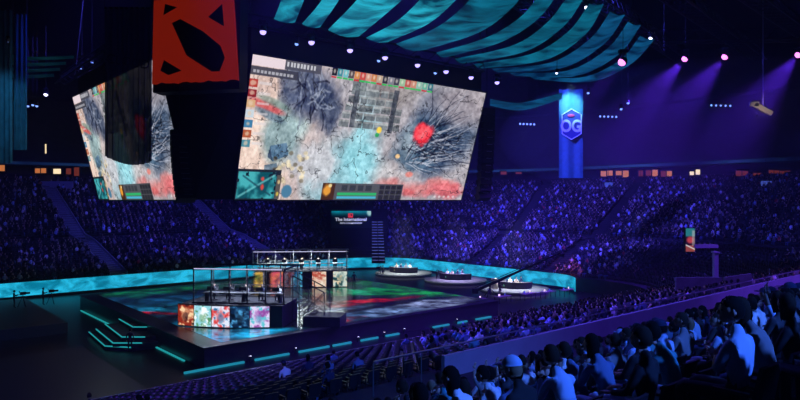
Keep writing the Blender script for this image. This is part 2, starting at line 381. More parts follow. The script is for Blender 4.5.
def sitting(lean=0.0, arms='lap', yaw=0.0, pitch=0.0, legw=.13):
    y = lambda z: lean*(z-.5)
    J = {'pelvis': ((0,-.02,.53), (.155,.12)), 'belly': ((0,-.04+y(.72),.70), (.135,.105)), 'chest': ((0,-.05+y(.9),.90), (.165,.11)), 'neck0': ((0,-.03+y(1.04),1.035), (.07,.06)), 'neck': ((0,-.005+y(1.1),1.11), (.052,.052))}
    E = [('pelvis','belly'),('belly','chest'),('chest','neck0'),('neck0','neck')]; mt = {('neck0','neck'): 0}
    hands = []
    for n, sx in (('l',-1),('r',1)):
        J['sh'+n] = ((sx*.185,-.04+y(.98),.965), .062)
        if arms == 'lap': el, wr, hd, up = (sx*.245,.06+y(.72),.72), (sx*.14,.27,.655), (-sx*.35,1,-.1), (0,0,1)
        elif arms == 'chin': el, wr, hd, up = (sx*.16,.33,.70), (sx*.05,.20+y(1.05),.93), (-sx*.1,-.25,1), (0,1,.3)
        elif arms == 'phone' and sx == 1: el, wr, hd, up = (sx*.24,.13,.80), (sx*.12,.36,1.0), (-.1,.45,1), (0,-1,0)
        elif arms == 'up': el, wr, hd, up = (sx*.30,.02,1.13), (sx*.22,.08,1.36), (-sx*.2,.1,1), (0,1,0)
        elif arms == 'cross': el, wr, hd, up = (sx*.235,.08,.73), (-sx*.03,.185,.82+.03*sx), (-sx*1,.1,.12), (0,1,0)
        else: el, wr, hd, up = (sx*.245,.06+y(.72),.72), (sx*.16,.29,.65), (-sx*.2,1,-.2), (0,0,1)
        J['el'+n] = (el, .044); J['wr'+n] = (wr, .029)
        E += [('chest','sh'+n),('sh'+n,'el'+n),('el'+n,'wr'+n)]; mt[('el'+n,'wr'+n)] = 0 if arms in ('phone','cross','up') else 1
        hands.append((wr, hd, up))
        J['hip'+n] = ((sx*.09,.03,.50), .092); J['kn'+n] = ((sx*legw,.44,.52), .068); J['an'+n] = ((sx*legw,.40,.11), .043); J['to'+n] = ((sx*(legw+.02),.56,.045), .038)
        E += [('pelvis','hip'+n),('hip'+n,'kn'+n),('kn'+n,'an'+n),('an'+n,'to'+n)]
        for e in (('pelvis','hip'+n),('hip'+n,'kn'+n),('kn'+n,'an'+n)): mt[e] = 2
        mt[('an'+n,'to'+n)] = 5
    mb = skinned(J, E, mt, 'pelvis')
    hc = (0, .02+y(1.2), 1.215); R = face(mb, hc, yaw, pitch)
    for h in hands: hand(mb, *h)
    return mb, hc, R
def standing(arms='side', crouch=0.0):
    J = {'pelvis': ((0,0,.95), (.15,.11)), 'belly': ((0,.0,1.12), (.13,.10)), 'chest': ((0,-.01,1.32), (.165,.11)), 'neck0': ((0,0,1.46), (.07,.06)), 'neck': ((0,.01,1.53), (.05,.05))}
    E = [('pelvis','belly'),('belly','chest'),('chest','neck0'),('neck0','neck')]; mt = {('neck0','neck'): 0}; hands = []
    for n, sx in (('l',-1),('r',1)):
        J['sh'+n] = ((sx*.185,-.01,1.40), .06)
        if arms == 'side': el, wr, hd, up = (sx*.25,-.03,1.13), (sx*.26,.04,.89), (0,.1,-1), (sx,0,0)
        else: el, wr, hd, up = (sx*.26,.12,1.18), (sx*.13,.36,1.27), (-sx*.2,1,.2), (0,0,1)
        J['el'+n] = (el, .043); J['wr'+n] = (wr, .028); E += [('chest','sh'+n),('sh'+n,'el'+n),('el'+n,'wr'+n)]; hands.append((wr, hd, up))
        J['hip'+n] = ((sx*.09,0,.90), .09); J['kn'+n] = ((sx*.11,.03,.50), .062); J['an'+n] = ((sx*.12,0,.10), .042); J['to'+n] = ((sx*.14,.16,.045), .038)
        E += [('pelvis','hip'+n),('hip'+n,'kn'+n),('kn'+n,'an'+n),('an'+n,'to'+n)]
        for e in (('pelvis','hip'+n),('hip'+n,'kn'+n),('kn'+n,'an'+n)): mt[e] = 2
        mt[('an'+n,'to'+n)] = 5
    mb = skinned(J, E, mt, 'pelvis'); hc = (0,.03,1.635); R = face(mb, hc)
    for h in hands: hand(mb, *h)
    return mb, hc, R
EYE = mat('eye_dark', (.03,.02,.02), .3); LIP = mat('lips', (.35,.12,.10), .5)
def hair_mb(hc, R, long=False):
    mb = MB(); n, m = 18, 12; hc = Vector(hc); vs = []; fs = []
    for j in range(m+1):
        th = PI*.02+PI*(.80 if long else .66)*j/m
        for i in range(n):
            ph = 2*PI*i/n; x, y_, z = math.sin(th)*math.cos(ph), math.sin(th)*math.sin(ph), math.cos(th)
            k = 1.0
            lim = .30 if y_ > 0 else -.9                 # keep the face free
            if y_ > .25 and z < .35: z = .35+ (z-.35)*.12; k = .93
            rough = 1+.05*math.sin(9*ph+3*th)+.03*math.sin(17*th+5*ph)
            v = Vector((x*.084*rough*k, y_*.103*rough*k-.008, z*(.122 if not long or z > 0 else .22)*rough))
            vs.append(R @ v+hc)
    for j in range(m):
        for i in range(n): fs.append((j*n+i, (j+1)*n+i, (j+1)*n+(i+1) % n, j*n+(i+1) % n))
    fs.append(tuple(range(n))[::-1]); fs.append(tuple(m*n+i for i in range(n)))
    return mb.add(vs, fs)
def cap_mb(hc, R):
    mb = MB(); hc = Vector(hc); n, m = 16, 6; vs = []; fs = []
    for j in range(m+1):
        th = PI*.5*j/m
        for i in range(n):
            ph = 2*PI*i/n; vs.append(R @ Vector((math.sin(th)*math.cos(ph)*.094, math.sin(th)*math.sin(ph)*.114, math.cos(th)*.105+.025))+hc)
    for j in range(m):
        for i in range(n): fs.append((j*n+i, (j+1)*n+i, (j+1)*n+(i+1) % n, j*n+(i+1) % n))
    fs.append(tuple(m*n+i for i in range(n))); mb.add(vs, fs)
    mb.box(hc+R @ Vector((0,.14,.03)), (.13,.10,.012), M=R, taper=.9); return mb
PROTO = {}
def add_proto(key, res, kind='hair'):
    mb, hc, R = res
    me = mb.build('proto', [SKINS[0], CLOTH['grey'], TROUS['dark'], EYE, LIP, SHOE], smooth=True)
    h1 = hair_mb(hc, R).build('proto', HAIRM['dark'], smooth=True); h2 = hair_mb(hc, R, True).build('proto', HAIRM['dark'], smooth=True); h3 = cap_mb(hc, R).build('proto', CLOTH['grey'], smooth=True)
    PROTO[key] = (me.data, h1.data, h2.data, h3.data)
    for o in (me, h1, h2, h3): bpy.data.objects.remove(o)
add_proto('lap', sitting()); add_proto('lean', sitting(.28, 'lap', .15, -.1)); add_proto('chin', sitting(.42, 'chin')); add_proto('back', sitting(-.16, 'lap', -.25, .1, .17))
add_proto('turn', sitting(.05, 'cross', .7)); add_proto('phone', sitting(.1, 'phone', -.1, -.15)); add_proto('turnr', sitting(.0, 'lap', -.8)); add_proto('up', sitting(.0, 'up', .1, .1))
add_proto('stand', standing()); add_proto('operate', standing('fwd'))
def person(key, loc, yaw, shirt='dark grey', hair='dark', trous='dark', skin=0, top='short', label=None, group=None, sc=1.0, name='person'):
    me, h1, h2, h3 = PROTO[key]
    o = bpy.data.objects.new(name, me); COL.objects.link(o); o.location = loc; o.rotation_euler = (0,0,yaw); o.scale = (sc, sc, sc)
    for i, mm in ((0, SKINS[skin]), (1, CLOTH[shirt]), (2, TROUS[trous])):
        o.material_slots[i].link = 'OBJECT'; o.material_slots[i].material = mm
    if top == 'cap':
        c = bpy.data.objects.new('cap', h3); COL.objects.link(c); c.parent = o; c.material_slots[0].link = 'OBJECT'; c.material_slots[0].material = CLOTH['pale blue' if hair == 'fair' else 'navy']
        h = bpy.data.objects.new('hair', h1); COL.objects.link(h); h.parent = o; h.scale = (.97,.97,.985)
    else:
        h = bpy.data.objects.new('hair', h2 if top == 'long' else h1); COL.objects.link(h); h.parent = o
    h.material_slots[0].link = 'OBJECT'; h.material_slots[0].material = HAIRM[hair]
    tag(o, label, 'person', group); return o

# chairs ------------------------------------------------------------
def chair_parts():
    seat = MB(); n = 8
    vs = [];
    for i in range(n+1):                  # curved backrest shell
        x = -.22+.44*i/n; c = .05*(1-(x/.22)**2)
        for z, yy in ((.50,-.20),(.70,-.235),(.86,-.27)):
            zz = z+(.02*(1-(x/.22)**2) if z > .8 else 0)
            vs.append((x, yy-c, zz))
    fs = [(i*3+j, (i+1)*3+j, (i+1)*3+j+1, i*3+j+1) for i in range(n) for j in range(2)]
    back = MB(); back.add(vs, fs); off = len(vs); back.add([(v[0], v[1]-.035, v[2]) for v in vs], [f[::-1] for f in fs])
    rim = [i*3 for i in range(n+1)]+[n*3+1, n*3+2]+[i*3+2 for i in range(n-1, -1, -1)]+[1]
    back.f += [(rim[i], rim[(i+1) % len(rim)], rim[(i+1) % len(rim)]+off, rim[i]+off) for i in range(len(rim))]; back.m += [0]*len(rim)
    seat.box((0,0,.42), (.44,.40,.05)); seat.box((0,.03,.455), (.40,.34,.03), taper=.9)
    arms = [MB().box((sx*.255,-.05,.62), (.045,.30,.03)).box((sx*.255,-.17,.50), (.03,.05,.25)) for sx in (-1, 1)]
    ped = MB(); ped.box((0,-.16,.21), (.06,.06,.42)); ped.box((0,-.14,.015), (.24,.16,.03)); ped.box((0,-.2,.47), (.30,.04,.12))
    return seat, back, arms, ped
sm_, bk_, ar_, pd_ = chair_parts()
def chair_mesh(mb, m, nm):
    o = mb.build(nm, m); d = o.data; bpy.data.objects.remove(o); return d
CH = [('seat', chair_mesh(sm_, M['seat'], 'seat')), ('backrest', chair_mesh(bk_, M['seat'], 'backrest')), ('armrest', chair_mesh(ar_[0], M['seat'], 'armrest')), ('armrest', chair_mesh(ar_[1], M['seat'], 'armrest')), ('pedestal', chair_mesh(pd_, M['seatm'], 'pedestal'))]
wh = MB()
for q in (sm_, bk_, ar_[0], ar_[1], pd_): wh.add(q.v, q.f)
CHW = chair_mesh(wh, M['seat'], 'stadium_seat')
def chair(loc, yaw, label, group, detailed):
    if detailed:
        e = empty('stadium_seat', loc, label, 'seat', group, yaw)
        for nm, me in CH:
            c = bpy.data.objects.new(nm, me); COL.objects.link(c); c.parent = e
        return e
    o = bpy.data.objects.new('stadium_seat', CHW); COL.objects.link(o); o.location = loc; o.rotation_euler = (0,0,yaw); return tag(o, label, 'seat', group)

# low-detail bodies for the uncountable crowd
def tmpl_person(kind):
    mb = MB(); ln = (.0, .12, -.08)[kind]
    mb.tube([(0,-.02,.42), (0,-.03,.62), (0,-.02+ln*.6,.88), (0,-.01+ln,1.02), (0,ln,1.08)], [.16,.15,.20,.15,.05], 6, 1)
    mb.ball((0,.03+ln,1.20), (.085,.105,.12), 6, 4, 0)
    mb.ball((0,.0+ln,1.235), (.095,.11,.11), 6, 3, 3)
    for sx in (-1, 1):
        mb.tube([(sx*.09,0,.50), (sx*.12,.42,.52), (sx*.12,.40,.08)], [.09,.065,.05], 4, 2)
        el = (sx*.25,.06,.72)
        mb.tube([(sx*.19,ln-.02,.97), el, (sx*.12,.28,.66)] if kind != 2 or sx < 0 else [(sx*.19,ln,.97), (sx*.27,.1,1.12), (sx*.2,.12,1.38)], [.06,.045,.04], 4, 1 if sx > 0 else 0)
    return mb
def tmpl_seat():
    mb = MB(); mb.box((0,-.24,.68), (.46,.05,.36)); mb.box((0,0,.42), (.44,.40,.05)); mb.box((0,-.16,.2), (.06,.06,.4)); return mb
def batch(name, tmpls, items, mats, label, cat):    # items: (template, x, y, z, yaw, matmap)
    VV, FF, MI = [], [], []; off = 0
    tv = [np.array(t.v) for t in tmpls]
    for (k, x, y, z, a, mm) in items:
        v = tv[k]; c, s_ = math.cos(a), math.sin(a)
        VV.append(np.stack([v[:, 0]*c-v[:, 1]*s_+x, v[:, 0]*s_+v[:, 1]*c+y, v[:, 2]+z], 1))
        FF += [tuple(i+off for i in f) for f in tmpls[k].f]; MI += [mm[i] for i in tmpls[k].m]; off += len(v)
    me = bpy.data.meshes.new(name); me.from_pydata(np.concatenate(VV).tolist(), [], FF)
    for m in mats: me.materials.append(m)
    me.polygons.foreach_set('material_index', MI); me.polygons.foreach_set('use_smooth', [True]*len(me.polygons))
    o = bpy.data.objects.new(name, me); COL.objects.link(o); return tag(o, label, cat, kind='stuff')

# ------------------------------------------------------------------ seat plan
def proj(p):
    if p[1] < .3: return None
    return (400+F*p[0]/p[1], 200-F*(p[2]-HC)/p[1])
places = []                                # (world, yaw, d, s, t, section)
for d in ROWS:
    rg = ring(d, .25); acc = 0; last = None
    for (s, t, ns, nt) in rg:
        p = ST(s, t, rowz(d))
        if last is not None: acc += (p-last).length
        last = p
        if acc < .56: continue
        acc = 0
        sec = 'near' if ns == -1 and nt == 0 else ('far' if ns == 1 else ('right' if ns == 0 else ('corner_near' if ns < 0 else 'corner_far')))
        if sec == 'far' and any(abs(t-c) < 1.15 for c in FAR_AISLES): continue
        if sec in ('right', 'corner_far') and any(abs(s-c(d)) < 1.2 for c in RIGHT_AISLES): continue
        if sec == 'near' and any(abs(t-c) < .9 for c in NEAR_AISLES): continue
        q = proj((p[0], p[1], p[2]+1.0))
        if q is None or not (-120 < q[0] < 930) or q[1] > 520: continue
        inx = -ns*EY[0]-nt*EX[0]; iny = -ns*EY[1]-nt*EX[1]
        yaw = math.atan2(-inx, iny)
        places.append((p, yaw, d, s, t, sec, q))
HOLES = [(-9, 9, 66.5, 75)]                # placeholder region (vomitory behind the event backdrop), s-t tested below
def occ(pl):
    p, yaw, d, s, t, sec, q = pl
    n = math.sin(s*.31+1)*math.sin(t*.27)+math.sin(d*.9+s*.1)*.4
    if sec in ('far',): base = .62
    elif sec in ('right', 'corner_far'): base = .85 if sec == 'right' else .7
    elif sec == 'corner_near': base = .80 if d > 17 else .0
    else: base = .80 if d > 20 else (.80 if t > 22 else .28)
    if sec == 'near' and d < 17:
        if d < 6 and q[0] < 500: return 0
        if q[0] < 420: base = .12
    if sec == 'near' and q[0] < 330: return .03
    if sec == 'near' and d < 17 and t > 50: base = .6
    return base+n*.12
def skipped(pl):
    p, yaw, d, s, t, sec, q = pl
    if 17.3 < d < 20.6: return True
    if sec == 'near' and 24 < d and abs(t) < 1.2 and d > 31: return True
    if d > 30.7 and sec == 'near' and t < 16: return True
    if d > 29.3 and sec == 'near' and t < 6: return True
    dist = math.hypot(p[0], p[1]); pxx = q[0]
    if sec == 'near' and ((pxx < 650 and dist < 6.6) or (pxx < 785 and dist < 5.0) or dist < 3.2): return 'p'
    c = proj(p)
    if sec in ('corner_far', 'right', 'far') and c and 326 < c[0] < 375 and c[1] > 207: return True   # stands hidden behind the backdrop are closed off
    if sec in ('corner_far', 'far') and c and 374 < c[0] < 388 and d < 30: return True             # corner stair
    return False
noperson = set(id(pl) for pl in places if skipped(pl) == 'p')
places = [pl for pl in places if skipped(pl) in (False, 'p')]
rr = random.Random(3)
filled = [pl for pl in places if rr.random() < occ(pl) and id(pl) not in noperson]
fset = set(id(pl) for pl in filled)
inview = lambda pl: -15 < pl[6][0] < 815 and pl[6][1] < 432
cand = sorted([pl for pl in filled if inview(pl) and pl[5] == 'near'], key=lambda pl: pl[0].xy.length)
heroes = cand[:300]; hid = set(id(pl) for pl in heroes)
poses = ['lap','lap','lean','lean','chin','back','turn','lap','turnr','back','lean','chin','phone']
ROWN = {round(d, 2): i for i, d in enumerate(ROWS)}
used = {}
ordn = ['first','second','third','fourth','fifth','sixth','seventh','eighth','ninth','tenth','eleventh','twelfth','thirteenth','fourteenth','fifteenth','sixteenth','seventeenth','eighteenth','nineteenth','twentieth']
def ordw(n): return ordn[n] if n < 20 else 'far'
POSET = {'lap': 'sitting upright', 'lean': 'leaning forward', 'chin': 'hunched forward', 'back': 'slouched back', 'turn': 'looking left', 'phone': 'gesturing', 'turnr': 'turned right', 'up': 'arms raised'}
rowcount = {}
hero_rows = {}
for pl in heroes: hero_rows.setdefault(round(pl[2], 2), []).append(pl)
for k in hero_rows: hero_rows[k].sort(key=lambda pl: pl[6][0])
near_upper = [k for k in sorted(hero_rows, reverse=True) if k > 20]
OVERRIDE = {}
for k in sorted(hero_rows, reverse=True):
    for i, pl in enumerate(hero_rows[k]):
        r = random.Random(int(k*100)*1000+i)
        dist = pl[0].xy.length
        pose = r.choice(poses); 
        if r.random() < .02: pose = 'up'
        shirt = r.choices(['black','dark grey','navy','grey','white','pale blue','denim','teal'], [4,3,2.5,3,2.5,4,4,1.5])[0]
        hair = r.choices(['dark','brown','fair'], [5,3,1])[0]; trous = r.choices(['dark','jeans','pale'], [4,3,1.6])[0]; top = r.choices(['short','long','cap'], [6,2,1.6])[0]; skin = r.choices([0,1,2], [5,3,1])[0]
        upper = k > 20
        if upper and dist < 15:
            rown = near_upper.index(k)
            lab = '%s-haired spectator in %s top %s, %s row from viewpoint, %s from left' % ({'short': hair, 'long': 'long '+hair, 'cap': 'capped '+hair}[top].replace('long ', 'long-'), shirt, POSET[pose].split(' with')[0], ordw(rown), ordw(i))
            grp = 'spectators in the nearest rows'
        elif upper:
            lab = 'small spectator in %s top in rows just before the violet cross aisle wall' % shirt; grp = 'spectators before the cross aisle'
        elif pl[4] > 22: lab = 'tiny spectator in %s top in the lower block beyond the violet cross aisle wall' % shirt; grp = 'spectators in the lower near block'
        else: lab = 'tiny spectator in %s top in the sparsely filled low rows below the stage front' % shirt; grp = 'spectators in the sparse low rows'
        jit = (r.uniform(-.05,.05), r.uniform(-.03,.03))
        person(pose, (pl[0][0]+jit[0], pl[0][1]+jit[1], pl[0][2]), pl[1]+r.uniform(-.25,.25), shirt, hair, trous, skin, top, lab, grp, r.uniform(.94,1.06))
# the rest of the crowd: one mass
cm = [SKINS[0], SKINS[1], CLOTH['black'], CLOTH['dark grey'], CLOTH['grey'], CLOTH['white'], CLOTH['pale blue'], CLOTH['red'], HAIRM['dark'], HAIRM['brown'], TROUS['dark'], TROUS['jeans']]
items = []
for pl in filled:
    if id(pl) in hid: continue
    p = pl[0]; sh = rr.choices([2,3,4,5,6,7], [8,5,1.6,1.1,1.1,.1])[0]
    mm = {0: rr.choice([0,1,1,10,10]), 1: sh, 2: rr.choice([10,10,11]), 3: rr.choice([8,8,9])}
    items.append((rr.choices([0,1,2],[6,4,.6])[0], p[0]+rr.uniform(-.06,.06), p[1]+rr.uniform(-.06,.06), p[2], pl[1]+rr.uniform(-.3,.3), mm))
batch('seated_crowd', [tmpl_person(0), tmpl_person(1), tmpl_person(2)], items, cm, 'thousands of tiny seated spectators filling the stands round the arena', 'crowd')
# seats: the nearest 300 one by one, the rest as one mass
vis = sorted([pl for pl in places if inview(pl) and pl[5] == 'near'], key=lambda pl: pl[0].xy.length)
srt = vis[:300]; sid = set(id(p) for p in srt)
for pl in srt:
    o = id(pl) in fset
    dist = pl[0].xy.length; k = ROWN.get(round(pl[2], 2), 0)
    if dist < 9: lab, g = ('dark stadium seat with a spectator in it, in the rows nearest the viewpoint' if o else 'empty dark stadium seat in the rows nearest the viewpoint'), 'seats in the nearest rows'
    else: lab, g = ('small dark stadium seat taken by a spectator, on the near side by the cross aisle' if o else 'small empty dark stadium seat on the near side by the cross aisle'), 'seats by the cross aisle'
    chair(pl[0], pl[1], lab, g, dist < 12)
items = [(0, pl[0][0], pl[0][1], pl[0][2], pl[1], {0: 0}) for pl in places if id(pl) not in sid]
batch('stadium_seating', [tmpl_seat()], items, [M['seat']], 'endless rows of small dark stadium seats around the arena', 'seating')

# ------------------------------------------------------------------ stage
sa, sb, ta, tb = 41.0, 72.0, 18.0, 48.5
st_e = empty('main_stage', ST((sa+sb)/2, (ta+tb)/2, 0), 'large dark square stage with a glowing picture floor under the hanging screens', 'stage')
b = MB(); slab_st(b, sa, sb, ta, tb, 0, 1.42); slab_st(b, sa-.1, sb+.1, ta-.1, tb+.1, 1.40, 1.48); b.build('platform', M['deck'], st_e, world=True)
cv = Canvas(230, 220, (.010,.012,.02))     # u along t, v along s (v=0 at the back)
N1 = fbm(220, 230, 7, 5, 1); N2 = fbm(220, 230, 22, 4, 2); N3 = fbm(220, 230, 12, 4, 5)
Ls, Lt, Hs, Ht = sa+.7, ta+1.5, sb-.3, tb-.4
def fl(px, py, ru, rv, col, al=1., soft=.6, nz=None, rot=0):
    p = W(px, py, 1.5); s, t = toST(p[0], p[1]); cv.blob((t-Lt)/(Ht-Lt), (Hs-s)/(Hs-Ls), ru/(Ht-Lt), rv/(Hs-Ls), col, al, soft, nz, rot)
fl(140, 303, 9, 7, (.04,.20,.30), .9, .5, N1); fl(160, 310, 6, 4, (.05,.30,.38), .8, .5, N2)
fl(130, 293, 6, 4, (.03,.28,.22), .8, .5, N3); fl(165, 288, 8, 4, (.02,.30,.12), .8, .5, N1); fl(215, 285, 9, 5, (.02,.24,.16), .8, .5, N2)
fl(235, 338, 7.0, 4.2, (.05,.36,.50), .95, .5, N1, .8); fl(195, 340, 3.5, 3.5, (.06,.34,.48), .9, .5, N2); fl(285, 333, 3.2, 2.6, (.06,.42,.55), .9, .5, N1); fl(200, 322, 3, 3, (.03,.25,.35), .8, .5, N3)
fl(395, 289, 9, 6, (.02,.34,.12), .95, .5, N1, .2); fl(372, 283, 5, 4, (.02,.30,.14), .9, .5, N2); fl(430, 294, 5, 4, (.06,.38,.16), .85, .5, N3); fl(345, 291, 6, 4, (.01,.36,.24), .9, .5, N3)
fl(385, 312, 7.5, 4.8, (.30,.38,.52), .9, .45, N2, .4); fl(430, 303, 5, 3.2, (.36,.40,.52), .85, .45, N1); fl(340, 317, 4, 3, (.12,.24,.36), .8, .5, N2)
fl(365, 301, 5, 1.8, (.50,.03,.03), .95, .5, N1, .3); fl(405, 298, 3, 1.0, (.45,.05,.04), .8, .5, N2); fl(332, 321, 3.4, 1.9, (.70,.02,.03), 1, .6, N3); fl(155, 313, 3.4, .8, (.55,.03,.04), .9, .5, None, .9); fl(345, 305, 2.5, 1.2, (.5,.02,.03), .8, .5)
fl(400, 303, 5, .9, (.01,.01,.02), .8, .5, N2); fl(350, 311, 5, .8, (.01,.01,.02), .8, .5, N3); fl(255, 308, 4, 3, (.02,.03,.05), .8, .5, N1)
cv.a *= (.6+1.6*np.clip((N2-.3)*1.7, 0, 1))[..., None]; crack = np.abs(N3-.5) < .012; cv.a[crack] *= .25
ledfl = mat_attr('led_floor', 1.0, rough=.16, base=.02)
picture('led_floor', cv, [ST(Hs, Lt, 1.5), ST(Hs, Ht, 1.5), ST(Ls, Ht, 1.5), ST(Ls, Lt, 1.5)], ledfl, st_e)
for seg in [(185,372,245,363),(256,360.5,290,357),(300,355,330,349),(334,347,352,345),(362,342,379,339),(387,337,400,334),(434,324,450,321.5),(458,319.5,468,317.5),(477,315.5,492,312.5)]:
    t0, t1 = onS(seg[0], sa-.35), onS(seg[2], sa-.35); b = MB(); slab_st(b, sa-.30, sa-.12, t0, t1, .0, .13); b.build('edge_light', M['cyan'], st_e, world=True)
b = MB(); slab_st(b, 44, 50, ta-.25, ta-.12, 0, .08); b.build('edge_light', M['cyand'], st_e, world=True)
b = MB(); slab_st(b, 60, 71, ta-.25, ta-.12, 0, .08); b.build('edge_light', M['cyand'], st_e, world=True)
# corner steps with glowing edges
se = empty('stage_steps', ST(55, 16, 0), 'four dark steps with glowing cyan edges at the left side of the stage', 'steps')
STEPS = [((89,332),(105,346),(132,347.5)), ((96,329),(113,343),(142,343)), ((105,324),(122,337),(145,337)), ((119,319),(133,327),(147,327))]
for k, (a_, c_, d_) in enumerate(STEPS):
    z = .3*(k+1); A, C, D = W(*a_, z), W(*c_, z), W(*d_, z); sA = toST(A.x, A.y)[0]; sD = toST(D.x, D.y)[0]
    g1, g2 = ST(sD, ta-.12), ST(sA, ta-.12)
    b = MB(); b.prism([p[:2] for p in (A, C, D, g1, g2)], z-.3, z-.03); b.build('step', M['black'], se, world=True)
    b = MB(); b.tube([A, C, D], .05, 6); b.build('step_light', M['cyand'], se, world=True)
# dark side platform on the left
b = MB(); slab_st(b, 36, 49.5, -6, 12.5, 0, .9); slab_st(b, 60, 78, -8, 14, 0, .9); tag(b.build('side_platform', M['deck']), 'low dark platform in shadow left of the stage steps', 'platform')

# ------------------------------------------------------------------ player booths
def poster(kind, seed):
    c = Canvas(30, 36, (.5,.5,.5)); n1 = fbm(36, 30, 4, 4, seed); n2 = fbm(36, 30, 6, 4, seed+50)
    P = {0: ((.55,.16,.08), (.95,.80,.62), (.15,.05,.06)), 1: ((.55,.80,.85), (.95,.97,.97), (.30,.55,.35)), 2: ((.85,.88,.95), (.85,.20,.18), (.12,.45,.65)), 3: ((.04,.14,.26), (.30,.60,.80), (.02,.03,.06)),
         4: ((.85,.80,.92), (.55,.25,.60), (.35,.75,.80)), 5: ((.90,.70,.30), (.35,.45,.15), (.2,.1,.05)), 6: ((.85,.30,.40), (.95,.60,.30), (.25,.05,.2)), 7: ((.08,.35,.55), (.35,.75,.85), (.03,.06,.12)),
         8: ((.92,.80,.68), (.75,.30,.20), (.98,.92,.85)), 9: ((.85,.90,.85), (.10,.30,.30), (.95,.85,.70))}[kind]
    c.a[:] = P[0]; c.mix(np.clip((n1-.5)*7, 0, 1), P[1]); c.mix(np.clip((n2-.58)*9, 0, 1), P[2]); c.blob(.5, .45, .33, .36, P[1], .55, .5, n2); c.blob(.5, .6, .2, .25, P[2], .5, .4, n1)
    return c
PM = mat_attr('poster_light', 1.15, sampling=True); PM2 = mat_attr('poster_light_far', .9)
def booth(origin, yaw, width, depth, posters, gaps, pm, label, hgt, pl_h, rail, xo=0.0):
    """local x along the front, y going back; front face at y=0"""
    e = empty('player_booth', origin, label, 'booth', 'player booths on the stage', yaw)
    c, s_ = math.cos(yaw), math.sin(yaw)
    def Wd(x, y, z): return Vector((origin[0]+x*c-y*s_, origin[1]+x*s_+y*c, origin[2]+z))
    b = MB(); b.box((width/2+xo/2, depth/2, pl_h/2), (width-.3+xo, depth-.2, pl_h-.05)); b.build('deck', M['black'], e)
    for (x0, x1), k in zip(posters, gaps):
        bulge = lambda u: -.55*(1-((u-width/2)/(width/2))**2)*(1 if rail else 0)
        fr = MB(); fr.slab([Wd(x0-.04, bulge(x0)-.02, .02), Wd(x1+.04, bulge(x1)-.02, .02), Wd(x1+.04, bulge(x1)-.02, pl_h+.02), Wd(x0-.04, bulge(x0)-.02, pl_h+.02)], .12)
        fr.v = [tuple(Matrix.Rotation(-yaw, 3, 'Z') @ (Vector(v)-Vector(origin))) for v in fr.v]; fo = fr.build('poster_frame', M['black'], e)
        cvp = poster(k, 20+k)
        P = [(x0, bulge(x0)-.04, pl_h-.05), (x1, bulge(x1)-.04, pl_h-.05), (x1, bulge(x1)-.04, .08), (x0, bulge(x0)-.04, .08)]
        po = picture('poster_screen', cvp, P, pm, None); po.parent = fo
    fm = MB(); n = 5; xs = [width*i/n for i in range(n+1)]
    for x in xs:
        for y in (.35, depth-.1): fm.box((x*.98+.05, y, pl_h+hgt/2), (.09,.09,hgt))
    for y in (.35, depth-.1):
        fm.box((width/2, y, pl_h+hgt), (width+.1,.10,.12)); fm.box((width/2, y, pl_h+.06), (width+.1,.10,.12)); fm.box((width/2, y, pl_h+hgt*.38), (width,.05,.05))
    for x in (0.05, width*.98): fm.box((x, depth/2, pl_h+hgt), (.10,depth-.4,.12))
    fm.build('frame', M['blackm'] if rail else M['steel'], e)
    li = MB(); li.box((width/2, .28, pl_h+hgt+.02), (width-.2,.05,.06)); li.build('light_strip', mat('booth_strip', (.5,.5,.5), .4, emit=(.55,.5,.75), es=1.3), e)
    for i in range(n):
        g = MB(); g.box(((xs[i]+xs[i+1])/2*.98+.05, .35, pl_h+hgt/2), (width/n-.14,.015,hgt-.2)); g.build('glass_pane', M['glass'], e)
    for i in range(n):
        g = MB(); g.box(((xs[i]+xs[i+1])/2*.98+.05, depth-.1, pl_h+hgt/2), (width/n-.14,.015,hgt-.2)); g.build('glass_pane', M['glass'], e)
    for x in (0.05, width*.98):
        g = MB(); g.box((x, depth/2, pl_h+hgt/2), (.015, depth-.6, hgt-.2)); g.build('glass_pane', M['glass'], e)
    for ch in e.children:
        if ch.name.split('.')[0] in ('frame', 'light_strip', 'glass_pane'): ch.location.x += xo
    return e, (lambda x, y, z: Wd(x+xo, y, z))
